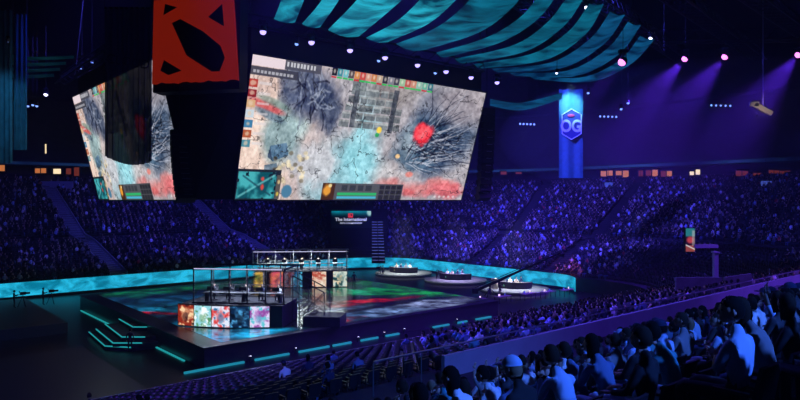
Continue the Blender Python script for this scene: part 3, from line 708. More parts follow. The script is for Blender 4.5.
def dressing(Wd, width, depth, pl_h, yaw, who, shirts, scr):
    dk = empty('gaming_desk', Wd(width/2, 1.35, pl_h), 'long black desk inside the %s booth' % who, 'desk', None, yaw)
    d = MB(); d.box((0,0,.74), (width-1.0,.75,.05)); d.build('desktop', M['black'], dk)
    for x in (-(width/2-.7), 0, width/2-.7): MB().box((x,0,.36), (.08,.6,.71)).build('leg', M['blackm'], dk)
    mons = []
    for i in range(5):
        x = width*(i+.5)/5*.9+width*.05
        m = empty('monitor', Wd(x, 1.25, pl_h+.765), '%s monitor from the left on the desk of the %s booth' % (ordn[i], who), 'monitor', 'monitors in the %s booth' % who, yaw)
        MB().box((0,0,.30), (.58,.04,.36)).build('screen_case', M['black'], m); MB().box((0,-.0,.01), (.24,.18,.02)).box((0,0,.08), (.04,.04,.14)).build('stand', M['blackm'], m)
        MB().box((0,.024,.30), (.54,.006,.32)).build('display', scr, m)
        c = empty('gaming_chair', Wd(x, 2.05, pl_h), '%s black gaming chair from the left in the %s booth' % (ordn[i], who), 'chair', 'chairs in the %s booth' % who, yaw+PI)
        MB().box((0,0,.46), (.5,.5,.08)).build('seat', M['black'], c); MB().box((0,-.26,.85), (.48,.08,.75), taper=.92).build('backrest', M['black'], c)
        MB().tube([(0,0,.05),(0,0,.44)], .03).box((0,0,.06), (.55,.06,.05)).box((0,0,.06), (.06,.55,.05)).build('pedestal', M['blackm'], c)
        person('lap', Wd(x, 2.0, pl_h+.06), yaw+PI, shirts[i % len(shirts)], 'dark' if i % 2 else 'brown', 'dark', 0, 'short', '%s player from the left seated at a monitor in the %s booth' % (ordn[i], who), 'players in the %s booth' % who)
MONM = mat('monitor_picture', (.1,.1,.1), .4, emit=(.25,.6,.9), es=1.0)
p0 = W(178, 325.5, 1.5); p1 = W(270, 328, 1.5); yaw1 = math.atan2(p1[1]-p0[1], p1[0]-p0[0]); w1 = (p1-p0).length
o1 = Vector((p0[0], p0[1], 1.5))
pw = w1/5
b1, Wd1 = booth(o1, yaw1, w1, 4.2, [(pw*i+.03, pw*(i+1)-.03) for i in range(5)], [0,1,2,3,4], PM, 'front glass player booth above five bright illustrated panels', 2.75, 1.75, True, 1.1)
dressing(Wd1, w1, 4.2, 1.75, yaw1, 'front', ['dark grey','black','grey','navy','white'], MONM)
q0 = W(252, 288, 1.5); q1 = W(348, 287, 1.5); yaw2 = math.atan2(q1[1]-q0[1], q1[0]-q0[0]); w2 = (q1-q0).length; o2 = Vector((q0[0], q0[1], 1.5))
k2 = w2/96.0
b2, Wd2 = booth(o2, yaw2, w2, 4.0, [((a-252)*k2, (c-252)*k2) for a, c in ((255,264),(271,283),(291,302),(312,326),(333,347))], [5,6,7,8,9], PM2, 'rear glass player booth with five smaller lit panels under it', 2.2, 1.85, False)
dressing(Wd2, w2, 4.0, 1.85, yaw2, 'rear', ['grey','white','tan','grey','white'], MONM)
# lights inside the booths
def alight(name, loc, size, power, col, rot=(0,0,0), spread=PI):
    l = bpy.data.lights.new(name, 'AREA'); l.shape = 'RECTANGLE'; l.size, l.size_y = size; l.energy = power; l.color = col; l.spread = spread
    o = bpy.data.objects.new(name, l); COL.objects.link(o); o.location = loc; o.rotation_euler = rot; return o
alight('booth_light', Wd1(w1/2, 2.0, 1.75+2.6), (w1-1, 1), 1500, (.6,.7,1), (0,0,yaw1))
alight('booth_light', Wd2(w2/2, 2.0, 1.85+2.1), (w2-1, 1), 2200, (.75,.85,.9), (0,0,yaw2))
# black access stair with frames at right of the front booth
ac = empty('booth_stair', Wd1(w1+.2, 1.4, 0), 'black open metal stair and scaffold beside the front booth', 'stairs', None, yaw1)
for k in range(6): MB().box((2.4-.4*k, 1.2, .3*(k+1)-.05), (.4,1.6,.06)).build('step', M['blackm'], ac)
MB().box((2.6, .6, .4), (3.0, 2.4, .8)).build('landing', M['deck'], ac)
b = MB()
for x in (0, 1.3, 2.6):
    for y in (.3, 2.1): b.tube([(x,y,0),(x,y,3.9-.5*x)], .05, 5)
for y in (.3, 2.1): b.tube([(0,y,3.9),(2.6,y,2.6)], .05, 5); b.tube([(0,y,2.8),(2.6,y,1.1)], .04, 5); b.tube([(0,y,.1),(2.6,y,2.6)], .035, 5)
b.build('frame', M['blackm'], ac)

# ------------------------------------------------------------------ hanging screen cube
ZT, ZB = 22.2, 11.5
tp = [(41.9,21.9),(41.9,47.5),(71.6,47.5),(71.6,17.4),(47.6,17.4)]; bt = [(45.9,22.4),(45.9,48.1),(69,46),(71.6,20.0),(47.6,20.0)]
cube = empty('video_cube', ST(57, 33, 18), 'huge black hanging cube that carries the game screens above the stage', 'screen cube')
cs, ct = 57, 33
def inset(s, t, k=.985): return (cs+(s-cs)*k, ct+(t-ct)*k)
b = MB(); n = 5
vs = [ST(*inset(*p), ZB+.05) for p in bt]+[ST(*inset(*p), ZT+.1) for p in tp]+[ST(*inset(*p), 24.2) for p in tp]
fs = [tuple(range(n))[::-1], tuple(range(2*n, 3*n))]
for l in (0, n): fs += [(l+i, l+(i+1) % n, l+n+(i+1) % n, l+n+i) for i in range(n)]
b.add(vs, fs); b.build('body', M['black'], cube, world=True)
b = MB()
for z in (24.3, 25.1):
    for i in range(n): b.tube([ST(*tp[i], z), ST(*tp[(i+1) % n], z)], .09, 5)
for i in range(n):
    A, B = ST(*tp[i], 24.3), ST(*tp[(i+1) % n], 24.3); m = int((B-A).length/1.1)
    for k in range(m): b.tube([A.lerp(B, k/m)+Vector((0,0,.8*(k % 2))), A.lerp(B, (k+1)/m)+Vector((0,0,.8*((k+1) % 2)))], .035, 4)
for p in tp: b.tube([ST(*p, 24.3), ST(*inset(*p, .9), 43.9)], .04, 4)
b.build('rigging_truss', M['truss'], cube, world=True)
def game_picture(w, h):
    c = Canvas(w, h, (.62,.60,.62)); a = fbm(h, w, 6, 6, 31); g = fbm(h, w, 40, 3, 32); g2 = fbm(h, w, 16, 4, 33)
    c.mix(np.clip((.33-c.u)*5+a*.6, 0, 1)*.9, (.80,.69,.64)); c.blob(.03, .55, .22, .45, (.86,.76,.70), .9, .5, a)
    c.blob(.50, .75, .20, .55, (.50,.70,.74), .95, .6, a); c.blob(.53, .62, .09, .5, (.55,.80,.84), .8, .6, g2); c.blob(.32, .72, .13, .22, (.72,.72,.74), .9, .5, g2)
    c.blob(.17, .50, .12, .25, (.42,.54,.56), .85, .5, a); c.blob(.24, .44, .08, .12, (.66,.76,.76), .7, .6, g2)
    c.blob(.28, .20, .15, .24, (.24,.28,.38), .95, .5, a); c.blob(.35, .32, .08, .22, (.20,.24,.33), .85, .5, g2); c.blob(.20, .12, .09, .1, (.34,.36,.42), .7, .5, g2)
    c.blob(.09, .33, .11, .035, (.75,.28,.28), .8, .4, None, .5); c.blob(.11, .39, .10, .03, (.36,.44,.50), .8, .4, None, .6); c.blob(.12, .30, .10, .03, (.40,.50,.46), .6, .4, None, .5)
    c.blob(.84, .45, .20, .40, (.20,.27,.37), .95, .55, a); c.blob(.76, .55, .12, .28, (.22,.33,.42), .8, .5, g2); c.blob(.92, .15, .16, .20, (.62,.58,.60), .8, .7, a); c.blob(.62, .12, .13, .18, (.50,.47,.46), .8, .6, g2)
    c.blob(.72, .50, .05, .20, (.62,.66,.68), .6, .6, a); c.blob(.66, .80, .12, .2, (.72,.68,.68), .7, .6, a); c.blob(.82, .88, .22, .10, (.78,.45,.44), .85, .6, g2); c.blob(.93, .93, .10, .10, (.80,.36,.38), .8, .5, g2); c.blob(.76,.93,.05,.06,(.85,.30,.30),.6,.5,g2)
    r = np.random.default_rng(5)
    for k in range(80):                    # bare branches fanning out
        an = r.uniform(-1.3, .7); L = r.uniform(.2,.48); x, y = .74+r.uniform(-.03,.10), .52+r.uniform(-.16,.18); col = (.08,.10,.16) if k % 3 else (.66,.67,.72)
        for j in range(4):
            x2 = x+math.cos(an)*L*.25*.55; y2 = y+math.sin(an)*L*.25; c.line(x, y, x2, y2, .006*(1-.2*j), col, .75); x, y = x2, y2; an += r.uniform(-.35,.35)
    for k in range(26):
        an = r.uniform(0, 6.28); x, y = .29+r.uniform(-.06,.06), .20+r.uniform(-.1,.12)
        for j in range(4):
            x2 = x+math.cos(an)*.014; y2 = y+math.sin(an)*.04; c.line(x, y, x2, y2, .008, (.08,.09,.14) if k % 2 else (.50,.53,.60), .7); x, y = x2, y2; an += r.uniform(-.6,.6)
    c.blob(.775, .43, .042, .10, (.88,.20,.24), 1, .35, g2); c.blob(.775, .41, .025, .06, (.95,.38,.40), .7, .5, g2)
    for j in range(5):                     # broken stone stair
        x0 = .44-.008*j; y0 = .12+j*.062; k = 0
        while x0 < .635:
            wd = r.uniform(.03,.065); v = r.uniform(.32,.55); c.rect(x0, y0, x0+wd-.004, y0+.05, (v*.9,v*.97,v), .85); c.rect(x0, y0, x0+wd-.004, y0+.014, (v*1.35,v*1.38,v*1.38), .8); x0 += wd
    c.rect(.455,.05,.475,.42,(.20,.22,.25),.8); c.rect(.62,.10,.64,.44,(.20,.22,.25),.8); c.rect(.44,.03,.50,.14,(.34,.38,.38),.7)
    c.poly([(.13,.60),(.20,.57),(.215,.66),(.15,.71)], (.28,.40,.50), .95); c.poly([(.13,.60),(.15,.71),(.125,.68)], (.15,.22,.30), .9); c.poly([(.115,.74),(.17,.72),(.18,.80),(.125,.83)], (.32,.42,.50), .8)
    for k in range(30): c.blob(.22+r.uniform(-.06,.08), .74+r.uniform(-.12,.12), .012, .02, (.82,.76,.62) if k % 3 else (.40,.36,.28), .75, .4)
    c.blob(.585, .42, .012, .03, (.90,.75,.25), 1, .3); c.blob(.58, .46, .01, .02, (.2,.6,.35), 1, .3); c.blob(.685, .62, .012, .022, (.90,.75,.55), 1, .3); c.blob(.75,.77,.02,.03,(.85,.45,.4),.8,.4)
    tex = (g-.5)*.45+(fbm(h, w, 110, 2, 35)-.5)*.5; c.a = np.clip(c.a*1.08+.03+tex[..., None]*.5, 0, 1); ck = np.abs(g2-.5) < .010; c.a[ck] *= .55
    # interface
    c.rect(0,0,.145,.072,(.93,.86,.88)); c.rect(.145,0,.30,.07,(.30,.30,.34),.9); c.rect(.0,.078,.205,.135,(.24,.24,.28),.9)
    for k in range(9): c.rect(.155+.014*k, .02, .163+.014*k, .05, (.9,.9,.92), .8)
    for k in range(11): c.rect(.015+.016*k, .098, .026+.016*k, .118, (.85,.85,.88), .7)
    pc = [(.72,.22,.16),(.55,.12,.12),(.85,.68,.50),(.80,.85,.88),(.25,.50,.66),(.70,.35,.2),(.30,.55,.62)]
    for k in range(7):
        y0 = .16+.068*k; c.rect(.004, y0, .04, y0+.052, pc[k]); c.blob(.022, y0+.026, .012, .02, (.9,.8,.7), .7, .5, g); c.rect(.046, y0+.012, .10, y0+.030, (.88,.85,.86), .6)
    tc_ = [(.1,.1,.12),(.25,.55,.6),(.45,.75,.78),(.35,.30,.3),(.85,.55,.3),(.80,.30,.25),(.85,.60,.5),(.8,.5,.3),(.75,.65,.55),(.2,.2,.22),(.5,.5,.55),(.25,.25,.3),(.6,.75,.6),(.75,.35,.3),(.8,.55,.45),(.55,.75,.68),(.4,.7,.6),(.2,.45,.5)]
    for k in range(18): x0 = .345+.024*k; c.rect(x0, .0, x0+.022, .062, tc_[k]); c.blob(x0+.011, .03, .006, .02, (.95,.9,.85), .6, .5); c.rect(x0, .066, x0+.022, .075, (.2,.75,.35) if k % 4 else (.8,.2,.2))
    c.rect(0,.77,.195,1,(.12,.15,.17)); c.rect(.01,.79,.178,.985,(.05,.32,.36))
    mk = ((c.u > .01) & (c.u < .178) & (c.v > .79) & (c.v < .985)); c.mix(mk*np.clip((g2-.42)*5, 0, 1), (.28,.70,.72)); c.mix(mk*(g > .62), (.05,.12,.16)); c.line(.02,.97,.17,.81,.010,(.55,.9,.9),.6); c.line(.03,.82,.16,.96,.008,(.10,.25,.3),.7); c.blob(.12,.90,.01,.03,(.85,.3,.25),1,.5); c.blob(.118,.84,.01,.02,(.85,.3,.25),1,.5)
    c.rect(.18,.81,.20,.99,(.35,.33,.30)); c.blob(.19,.86,.007,.02,(.8,.7,.5),1,.4); c.blob(.19,.95,.007,.02,(.8,.7,.3),1,.4)
    c.blob(.23,.93,.025,.055,(.30,.50,.62),1,.2)
    c.rect(.385,.86,.44,1,(.28,.16,.06)); c.blob(.41,.92,.02,.06,(.92,.62,.2),1,.5,g2); c.blob(.418,.88,.01,.02,(.95,.85,.6),1,.5)
    c.rect(.44,.86,.69,1,(.33,.34,.36)); c.rect(.455,.935,.625,.958,(.20,.70,.42)); c.rect(.455,.966,.625,.984,(.30,.72,.82))
    for i in range(4): c.rect(.47+.035*i, .875, .495+.035*i, .92, (.22,.24,.26))
    c.rect(.63,.86,.735,1,(.30,.30,.32))
    for i in range(4):
        for j in range(3): c.rect(.635+.025*i, .87+.043*j, .655+.025*i, .905+.043*j, (.16,.16,.18))
    for k in range(5): c.blob(.88+.02*k, .965, .007, .014, (.9,.85,.85), .8, .5)
    return c
GP = game_picture(620, 262)
_u = (np.arange(620)+.5)/620; _p = 62.7*_u/(46+16.7*_u); GP.a = GP.a[:, np.clip((_p*620).astype(int), 0, 619)]
SM = mat_attr('game_screen', 1.0, rough=.35, base=.01)
def screen(tl, tr, brr, bl, label, nm='video_screen'):
    e = empty(nm, tuple((tl+tr+brr+bl)/4), label, 'screen')
    nrm = (bl-tl).cross(tr-tl).normalized()
    cen = (tl+tr+brr+bl)/4
    if nrm.dot(-cen+Vector((0,0,HC))) < 0: nrm = -nrm
    picture('display', GP, [p+nrm*.06 for p in (tl, tr, brr, bl)], SM, e)
    b = MB(); q = [p+nrm*.05 for p in (bl, brr, tr, tl)]; b.slab(q, .3); b.build('cabinet', M['black'], e, world=True)
    b = MB()
    for a, c_ in ((tl,tr),(tr,brr),(brr,bl),(bl,tl)): b.tube([a+nrm*.06, c_+nrm*.06], .07, 4)
    b.build('bezel', M['blackm'], e, world=True); return e
screen(ST(41.7,21.9,ZT), ST(41.7,47.5,ZT), ST(45.7,48.1,ZB), ST(45.7,22.4,ZB), 'giant bright game screen on the wide front face of the hanging cube')
screen(ST(71.6,17.2,ZT), ST(47.4,17.2,ZT), ST(47.4,19.8,ZB), ST(71.6,19.8,ZB), 'steeply angled game screen on the left face of the cube, partly behind a dark banner')
# red emblem box on the chamfered corner
ca, cb_ = ST(47.0, 15.9, 0), ST(40.3, 21.0, 0); ca = WY(152, 82, 45.5); cb_ = WY(238.5, 81, 44.0); zt = 27.0
ca.z = cb_.z = 19.9
em = empty('emblem_panel', ((ca+cb_)/2).to_tuple(), 'red panel with black angular emblem on the near corner of the cube', 'sign')
du = (cb_-ca); up_ = Vector((0,0,1)); nr = du.normalized().cross(up_); nr = nr if nr.y < 0 else -nr
H_ = 6.1
b = MB(); n_ = 20; H_ = 6.0
for i in range(n_):
    e0 = -.05*math.sin(i*2.3)-.04*math.cos(i*5.1); e1 = -.05*math.sin((i+1)*2.3)-.04*math.cos((i+1)*5.1); k_ = lambda u: .02+(.93-.02)*u
    b.slab([ca+du*(i/n_)+up_*e0, ca+du*((i+1)/n_)+up_*e1, ca+du*k_((i+1)/n_)+up_*H_, ca+du*k_(i/n_)+up_*H_], .25)
b.build('red_face', M['red'], em, world=True)
def mark(pts):
    b = MB(); b.slab([ca+du*u+up_*(6.1*v)+nr*.05 for u, v in pts], .02); b.build('emblem_mark', M['black'], em, world=True)
mark([(.148,.27),(.355,.135),(.20,.09),(.105,.147)])
mark([(.70,.107),(.79,.107),(.85,.26),(.80,.40),(.60,.58),(.34,.74),(.24,.70),(.41,.31)])
mark([(.14,.80),(.30,.88),(.16,.93)]); mark([(.66,.74),(.84,.62),(.82,.88)])
b = MB(); b.slab([ca-up_*.62-nr*.1, cb_-up_*.62-nr*.1, cb_+up_*H_-nr*.3, ca+up_*H_-nr*.3], 1.2); b.build('backing', M['black'], em, world=True)
# line arrays
def line_array(px, y0, y1, Y, w, label, bend):
    e = empty('line_array_speaker', WY(px, y0, Y).to_tuple(), label, 'speaker', 'hanging line arrays'); n = 13; hh = (y1-y0)/F*Y/n
    yaw = math.atan2(-(px-400)/F, 1)*0
    for k in range(n):
        u = k/(n-1); c_ = WY(px+bend*u*u, y0+(y1-y0)*(k+.5)/n, Y)
        M3 = Matrix.Rotation(.5, 3, 'Z') @ Matrix.Rotation(-.45*u*u, 3, 'X')
        bb = MB(); bb.box(c_, (w, .8, hh*.9), M=M3); bb.build('speaker_module', M['black'], e, world=True)
        if k > 2: bb = MB(); bb.box(c_+M3 @ Vector((w*.1,-.42,hh*.3)), (w*.45,.03,.03), M=M3); bb.build('grille_slot', M['steel'], e, world=True)
    top = WY(px, y0, Y); MB().tube([top, Vector((top.x, top.y, 19.4 if px < 300 else 43.9))], .04, 4).build('chain', M['blackm'], e, world=True)
    return e
line_array(180, 130, 201, 44, 1.25, 'black curved line array of speakers hanging between the two screens', 6)
line_array(487, 108, 200, 66, 1.5, 'black line array of speakers hanging at the right edge of the big screen', -4)
line_array(101, 100, 198, 72, 1.2, 'dark line array of speakers hanging at the left edge of the left screen', -2) if False else None

# ------------------------------------------------------------------ fabric ribbons over the cube
ribm2 = []
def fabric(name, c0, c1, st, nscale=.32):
    m = mat_led_cloud(name, c0, c1, st, nscale=nscale*1.5, scale=(.6,1.6,1), rough=.8, base=(.02,.12,.15)); return m  # light on the cloth is put into its emission
FB1 = fabric('emissive_fabric', (.0,.035,.075), (.02,.50,.66), .85); FB2 = fabric('emissive_fabric_green', (.0,.02,.05), (.004,.23,.37), .65); FB3 = fabric('emissive_fabric_blue', (.0,.012,.05), (.006,.15,.36), .6)
def ribbon(Ls_, Rs_, zs, m, label, name='ceiling_ribbon'):
    """edges given as sighted points with heights; the strip is a hanging cloth with thickness"""
    n = 22
    def curve(pts):
        P = [W(x, y, z) if y < 190 else None for (x, y), z in zip(pts, zs)]
        out = []
        k = len(P)-1
        for i in range(n+1):
            u = i/n*k; j = min(int(u), k-1); f = u-j
            p0, p1, p2, p3 = P[max(j-1, 0)], P[j], P[j+1], P[min(j+2, k)]
            out.append(.5*((2*p1)+(p2-p0)*f+(2*p0-5*p1+4*p2-p3)*f*f+(3*p1-p0-3*p2+p3)*f**3))
        return out
    A, B = curve(Ls_), curve(Rs_); vs = []; fs = []; mcols = 5
    for i in range(n+1):
        for j in range(mcols+1):
            f = j/mcols; p = A[i].lerp(B[i], f); p.z -= .35*math.sin(PI*f)*min(1, (A[i]-B[i]).length/4); vs.append(p)
    for i in range(n):
        for j in range(mcols): a = i*(mcols+1)+j; fs.append((a, a+1, a+mcols+2, a+mcols+1))
    b = MB(); o_ = len(vs); b.add(vs, fs); b.add([v+Vector((0,0,.03)) for v in vs], [f[::-1] for f in fs])
    o = b.build(name, m, None, smooth=True, loc=A[0].to_tuple()); return tag(o, label, 'ceiling cloth', 'glowing fabric strips over the cube')
def ext(p, q, k): return (q[0]+(q[0]-p[0])*k, q[1]+(q[1]-p[1])*k)
RB = [([(274,19),(281,0),(286,-30)], [(295,22.5),(304,0),(314,-30)]),
      ([(302,24),(322,0),(336,-30)], [(320,27.5),(339,0),(356,-30)]),
      ([(328,30),(357,0),(376,-30)], [(359,36.5),(402,0),(432,-30)]),
      ([(366,38),(396,22),(420,0),(440,-25)], [(388,42),(428,24),(456,0),(478,-25)]),
      ([(396,44),(436,28),(466,4),(486,-22)], [(425,50),(478,33),(512,8),(532,-20)]),
      ([(436,53),(486,38),(522,16),(543,-12)], [(447,57),(499,43),(537,20),(560,-10)]),
      ([(455,59),(512,46),(546,24),(568,-4)], [(466,63),(524,52),(562,28),(584,-2)]),
      ([(474,64.5),(532,54),(568,32),(589,4)], [(484,68),(545,60),(584,36),(604,4)]),
      ([(492,69),(550,63),(589,40),(610,12)], [(502,72),(562,68),(603,45),(625,15)]),
      ([(510,73),(567,71),(606,50),(628,22)], [(520,75.5),(578,75.5),(618,55),(641,25)]),
      ([(530,76.5),(582,77.5),(619,61),(640,36)], [(540,79),(594,81),(631,64),(655,39)])]
RL = ['broad cyan fabric strip at the left end of the ceiling canopy', 'second cyan fabric strip from the left of the canopy', 'widest bright cyan rippled fabric strip of the canopy', 'fourth fabric strip from the left of the canopy', 'fifth teal fabric strip, last broad one before the narrow ones',
      'first of the narrow curved fabric strips beside the broad ones', 'second narrow curved strip of the canopy from its broad side', 'third narrow curved strip of the canopy from its broad side', 'fourth narrow curved strip of the canopy from its broad side', 'fifth narrow strip, next to the outermost of the canopy', 'outermost lowest curved fabric strip at the right rim of the canopy']
for i, (a, c_) in enumerate(RB):
    zs = [25.0,26.2,27.5] if len(a) == 3 else [25.0,25.6,26.4,27.6]
    ribbon(a, c_, zs, [FB1,FB1,FB1,FB1,FB2,FB2,FB2,FB2,FB3,FB3,FB3][i], RL[i])
ribbon([(490,99),(520,103),(562,93)], [(490,105),(522,110),(562,98)], [22.5,22.3,22.6], FB3, 'short dim fabric strip far behind the big screen, left of the blue banner')
for i, (y, x0, x1) in enumerate(((57,28,74),(63,24,66),(69,20,60),(75,18,54))):
    ribbon([(x0-30,y-6),(x0,y),(x1,y-1)], [(x0-30,y-3),(x0,y+3),(x1,y+1.5)], [27,26.5,26.3], fabric('dim_fabric_%d' % i, (0,.008,.012), (.003,.035,.045), .5), ['topmost','second','third','lowest'][i]+' faint teal fabric strip at the left, behind the pleated banners')
# rim of the canopy: the truss that carries its outer end
b = MB(); rim = [W(x, y, z) for x, y, z in ((500,-22,27.8),(545,-14,27.8),(587,5,27.7),(611,17,27.6),(632,26,27.6),(652,37,27.6),(664,52,27.4))]
for dz in (0, .5): b.tube([p+Vector((0,0,dz)) for p in rim], .06, 5)
for p in rim: b.tube([p, p+Vector((0,0,15.5))], .03, 4)
tag(b.build('canopy_rim_truss', M['truss'], loc=rim[0].to_tuple()), 'curved black truss holding the outer ends of the canopy strips', 'truss')

# ------------------------------------------------------------------ banners
def banner(x0, x1, yt, yb, Y, m, label, pleats=6, amp=.12, skew=0.0, bottom=None, cat='banner', turn=0.0):
    cen = WY((x0+x1)/2, (yt+yb)/2, Y); e = empty('hanging_banner', cen.to_tuple(), label, cat, 'hanging team banners')
    n, mm = 60, 8; vs = []; fs = []; w = (x1-x0)/F*Y
    for j in range(mm+1):
        for i in range(n+1):
            u = i/n; f = j/mm; yb2 = yb+(bottom(u) if bottom else 0); py = yt+(yb2-yt)*f
            p = WY(x0+(x1-x0)*u, py, Y); p.y += amp*math.sin(u*pleats*2*PI)+amp*.4*math.sin(u*pleats*5.3+f)+turn*(u-.5)*w; vs.append(p)
    for j in range(mm):
        for i in range(n): a = j*(n+1)+i; fs.append((a, a+1, a+n+2, a+n+1))
    b = MB(); b.add(vs, fs); b.add([v+Vector((0,.03,0)) for v in vs], [f[::-1] for f in fs]); b.build('cloth', m, e, world=True, smooth=True)
    top = WY(x0, yt, Y); t2 = WY(x1, yt, Y); MB().tube([top, t2], .06, 5).tube([top, Vector((top.x, top.y, 43.9))], .02, 4).tube([t2, Vector((t2.x, t2.y, 43.9))], .02, 4).build('hanging_bar', M['blackm'], e, world=True)
    return e
BD = mat('banner_dark', (.16,.22,.32), .8, alpha=.84); BT = mat('banner_teal', (.02,.16,.24), .8, noise=.3, nscale=1); BB = mat('banner_blue', (.03,.19,.20), .7, noise=.15, nscale=2)
e = banner(104.5, 152, 8, 156, 41, BD, 'dark translucent pleated team banner in front of the left screen', 9, .16, bottom=lambda u: 9*math.sin(u*PI*.8))
tx = text('CLOUD', .82, 'lettering', M['txtd'], e, WY(128, 62, 40.5)-Vector(e.location), (PI/2, .16, 0), .01, .01, 1.0)
banner(-14, 12, 10, 163, 62, BT, 'teal pleated banner at the left edge, nearer the frame side', 5, .15)
banner(13.5, 27, 14, 150, 64, BT, 'narrower teal pleated banner beside the one at the left edge', 3, .12)
e = banner(559, 583, 89, 178, 84, BB, 'tall blue team banner with OG in a hexagonal badge, right of the screens', 2, .05)
bc = Vector(e.location); 
def bpt(x, y, dy=-.3): return WY(x, y, 84)+Vector((0,dy,0))
b = MB(); b.slab([bpt(x, y) for x, y in ((561.5,134),(571,140),(580.5,134),(580.5,115),(571,109.5),(561.5,115))], .03); b.build('badge', mat('badge_navy', (.03,.06,.2), .6), e, world=True)
b = MB(); hx = [(561.5,134),(571,140),(580.5,134),(580.5,115),(571,109.5),(561.5,115)]
for i in range(6): b.tube([bpt(*hx[i], -.36), bpt(*hx[(i+1) % 6], -.36)], .07, 4)
b.build('badge_outline', M['txtb'], e, world=True)
text('OG', 2.2, 'lettering', M['txtb'], e, WY(571, 126.5, 83.6)-bc, (PI/2,0,0), .07, .02, .8)
MB().ball(WY(571, 115.5, 83.6), (.5,.04,.2), 10, 6).build('badge_sun', mat('badge_red', (.6,.05,.12), .6), e, world=True)

# ------------------------------------------------------------------ the event board in the far corner
Yb = 112.0
def evp(x, y, dy=0): return WY(x, y, Yb+dy)
eb = empty('event_board', evp(351, 262).to_tuple(), 'black backdrop with a small cyan display reading The International, in the far corner', 'sign')
zb = 4.6
b = MB(); p0 = evp(331, 210); p1 = evp(371.5, 210); b.slab([Vector((p0.x,p0.y,1.5)), Vector((p1.x,p1.y,1.5)), p1, p0], .6); b.build('backdrop', M['black'], eb, world=True)
cvb = Canvas(70, 40, (.0,.02,.04)); cvb.mix(np.clip(1-cvb.v*2.6, 0, 1), (.02,.55,.62)); cvb.blob(.95,.1,.08,.25,(.7,.85,.85),.9,.5); cvb.a *= (.75+.5*fbm(40,70,6,3,8))[..., None]
picture('display', cvb, [evp(331.5,211,-.05), evp(371,211,-.05), evp(371,228,-.05), evp(331.5,228,-.05)], mat_attr('event_display', .9), eb)
cc = Vector(eb.location)
text('The International', .80, 'lettering', M['txtw'], eb, evp(351, 219.5, -.2)-cc, (PI/2,0,0), .02, .01, 1.0)
text('DOTA 2 CHAMPIONSHIPS', .34, 'small_lettering', M['txtw'], eb, evp(351, 223.2, -.2)-cc, (PI/2,0,0), .01, .01, 1.0)
b = MB(); p = evp(350.5, 215.5, -.2); b.box(p, (.85,.03,.75)); b.build('emblem', M['txtr'], eb, world=True)
b = MB(); b.box(p+Vector((.15,-.04,.1)), (.3,.03,.25), M=Matrix.Rotation(.6, 3, 'Y')); b.build('emblem_mark', M['black'], eb, world=True)
# corner stair facing us
cse = empty('corner_stair', evp(378, 258).to_tuple(), 'stair with pale horizontal step edges in the far corner beside the event board', 'stairs')
b = MB(); nb = MB(); pA = WY(378.5, 260, 103); pB = WY(377.5, 222, 118)
for k in range(14):
    p = pA.lerp(pB, k/13); b.box(p-Vector((0,0,.25)), (2.2,1.2,.5)); nb.box(p+Vector((-.55,-.6,.02)), (.95,.06,.07)); nb.box(p+Vector((.55,-.6,.02)), (.95,.06,.07))
b.build('steps', M['black'], cse, world=True); nb.build('step_edges', mat('step_edge_glow', (.2,.25,.45), .5, emit=(.10,.13,.35), es=1.0), cse, world=True)

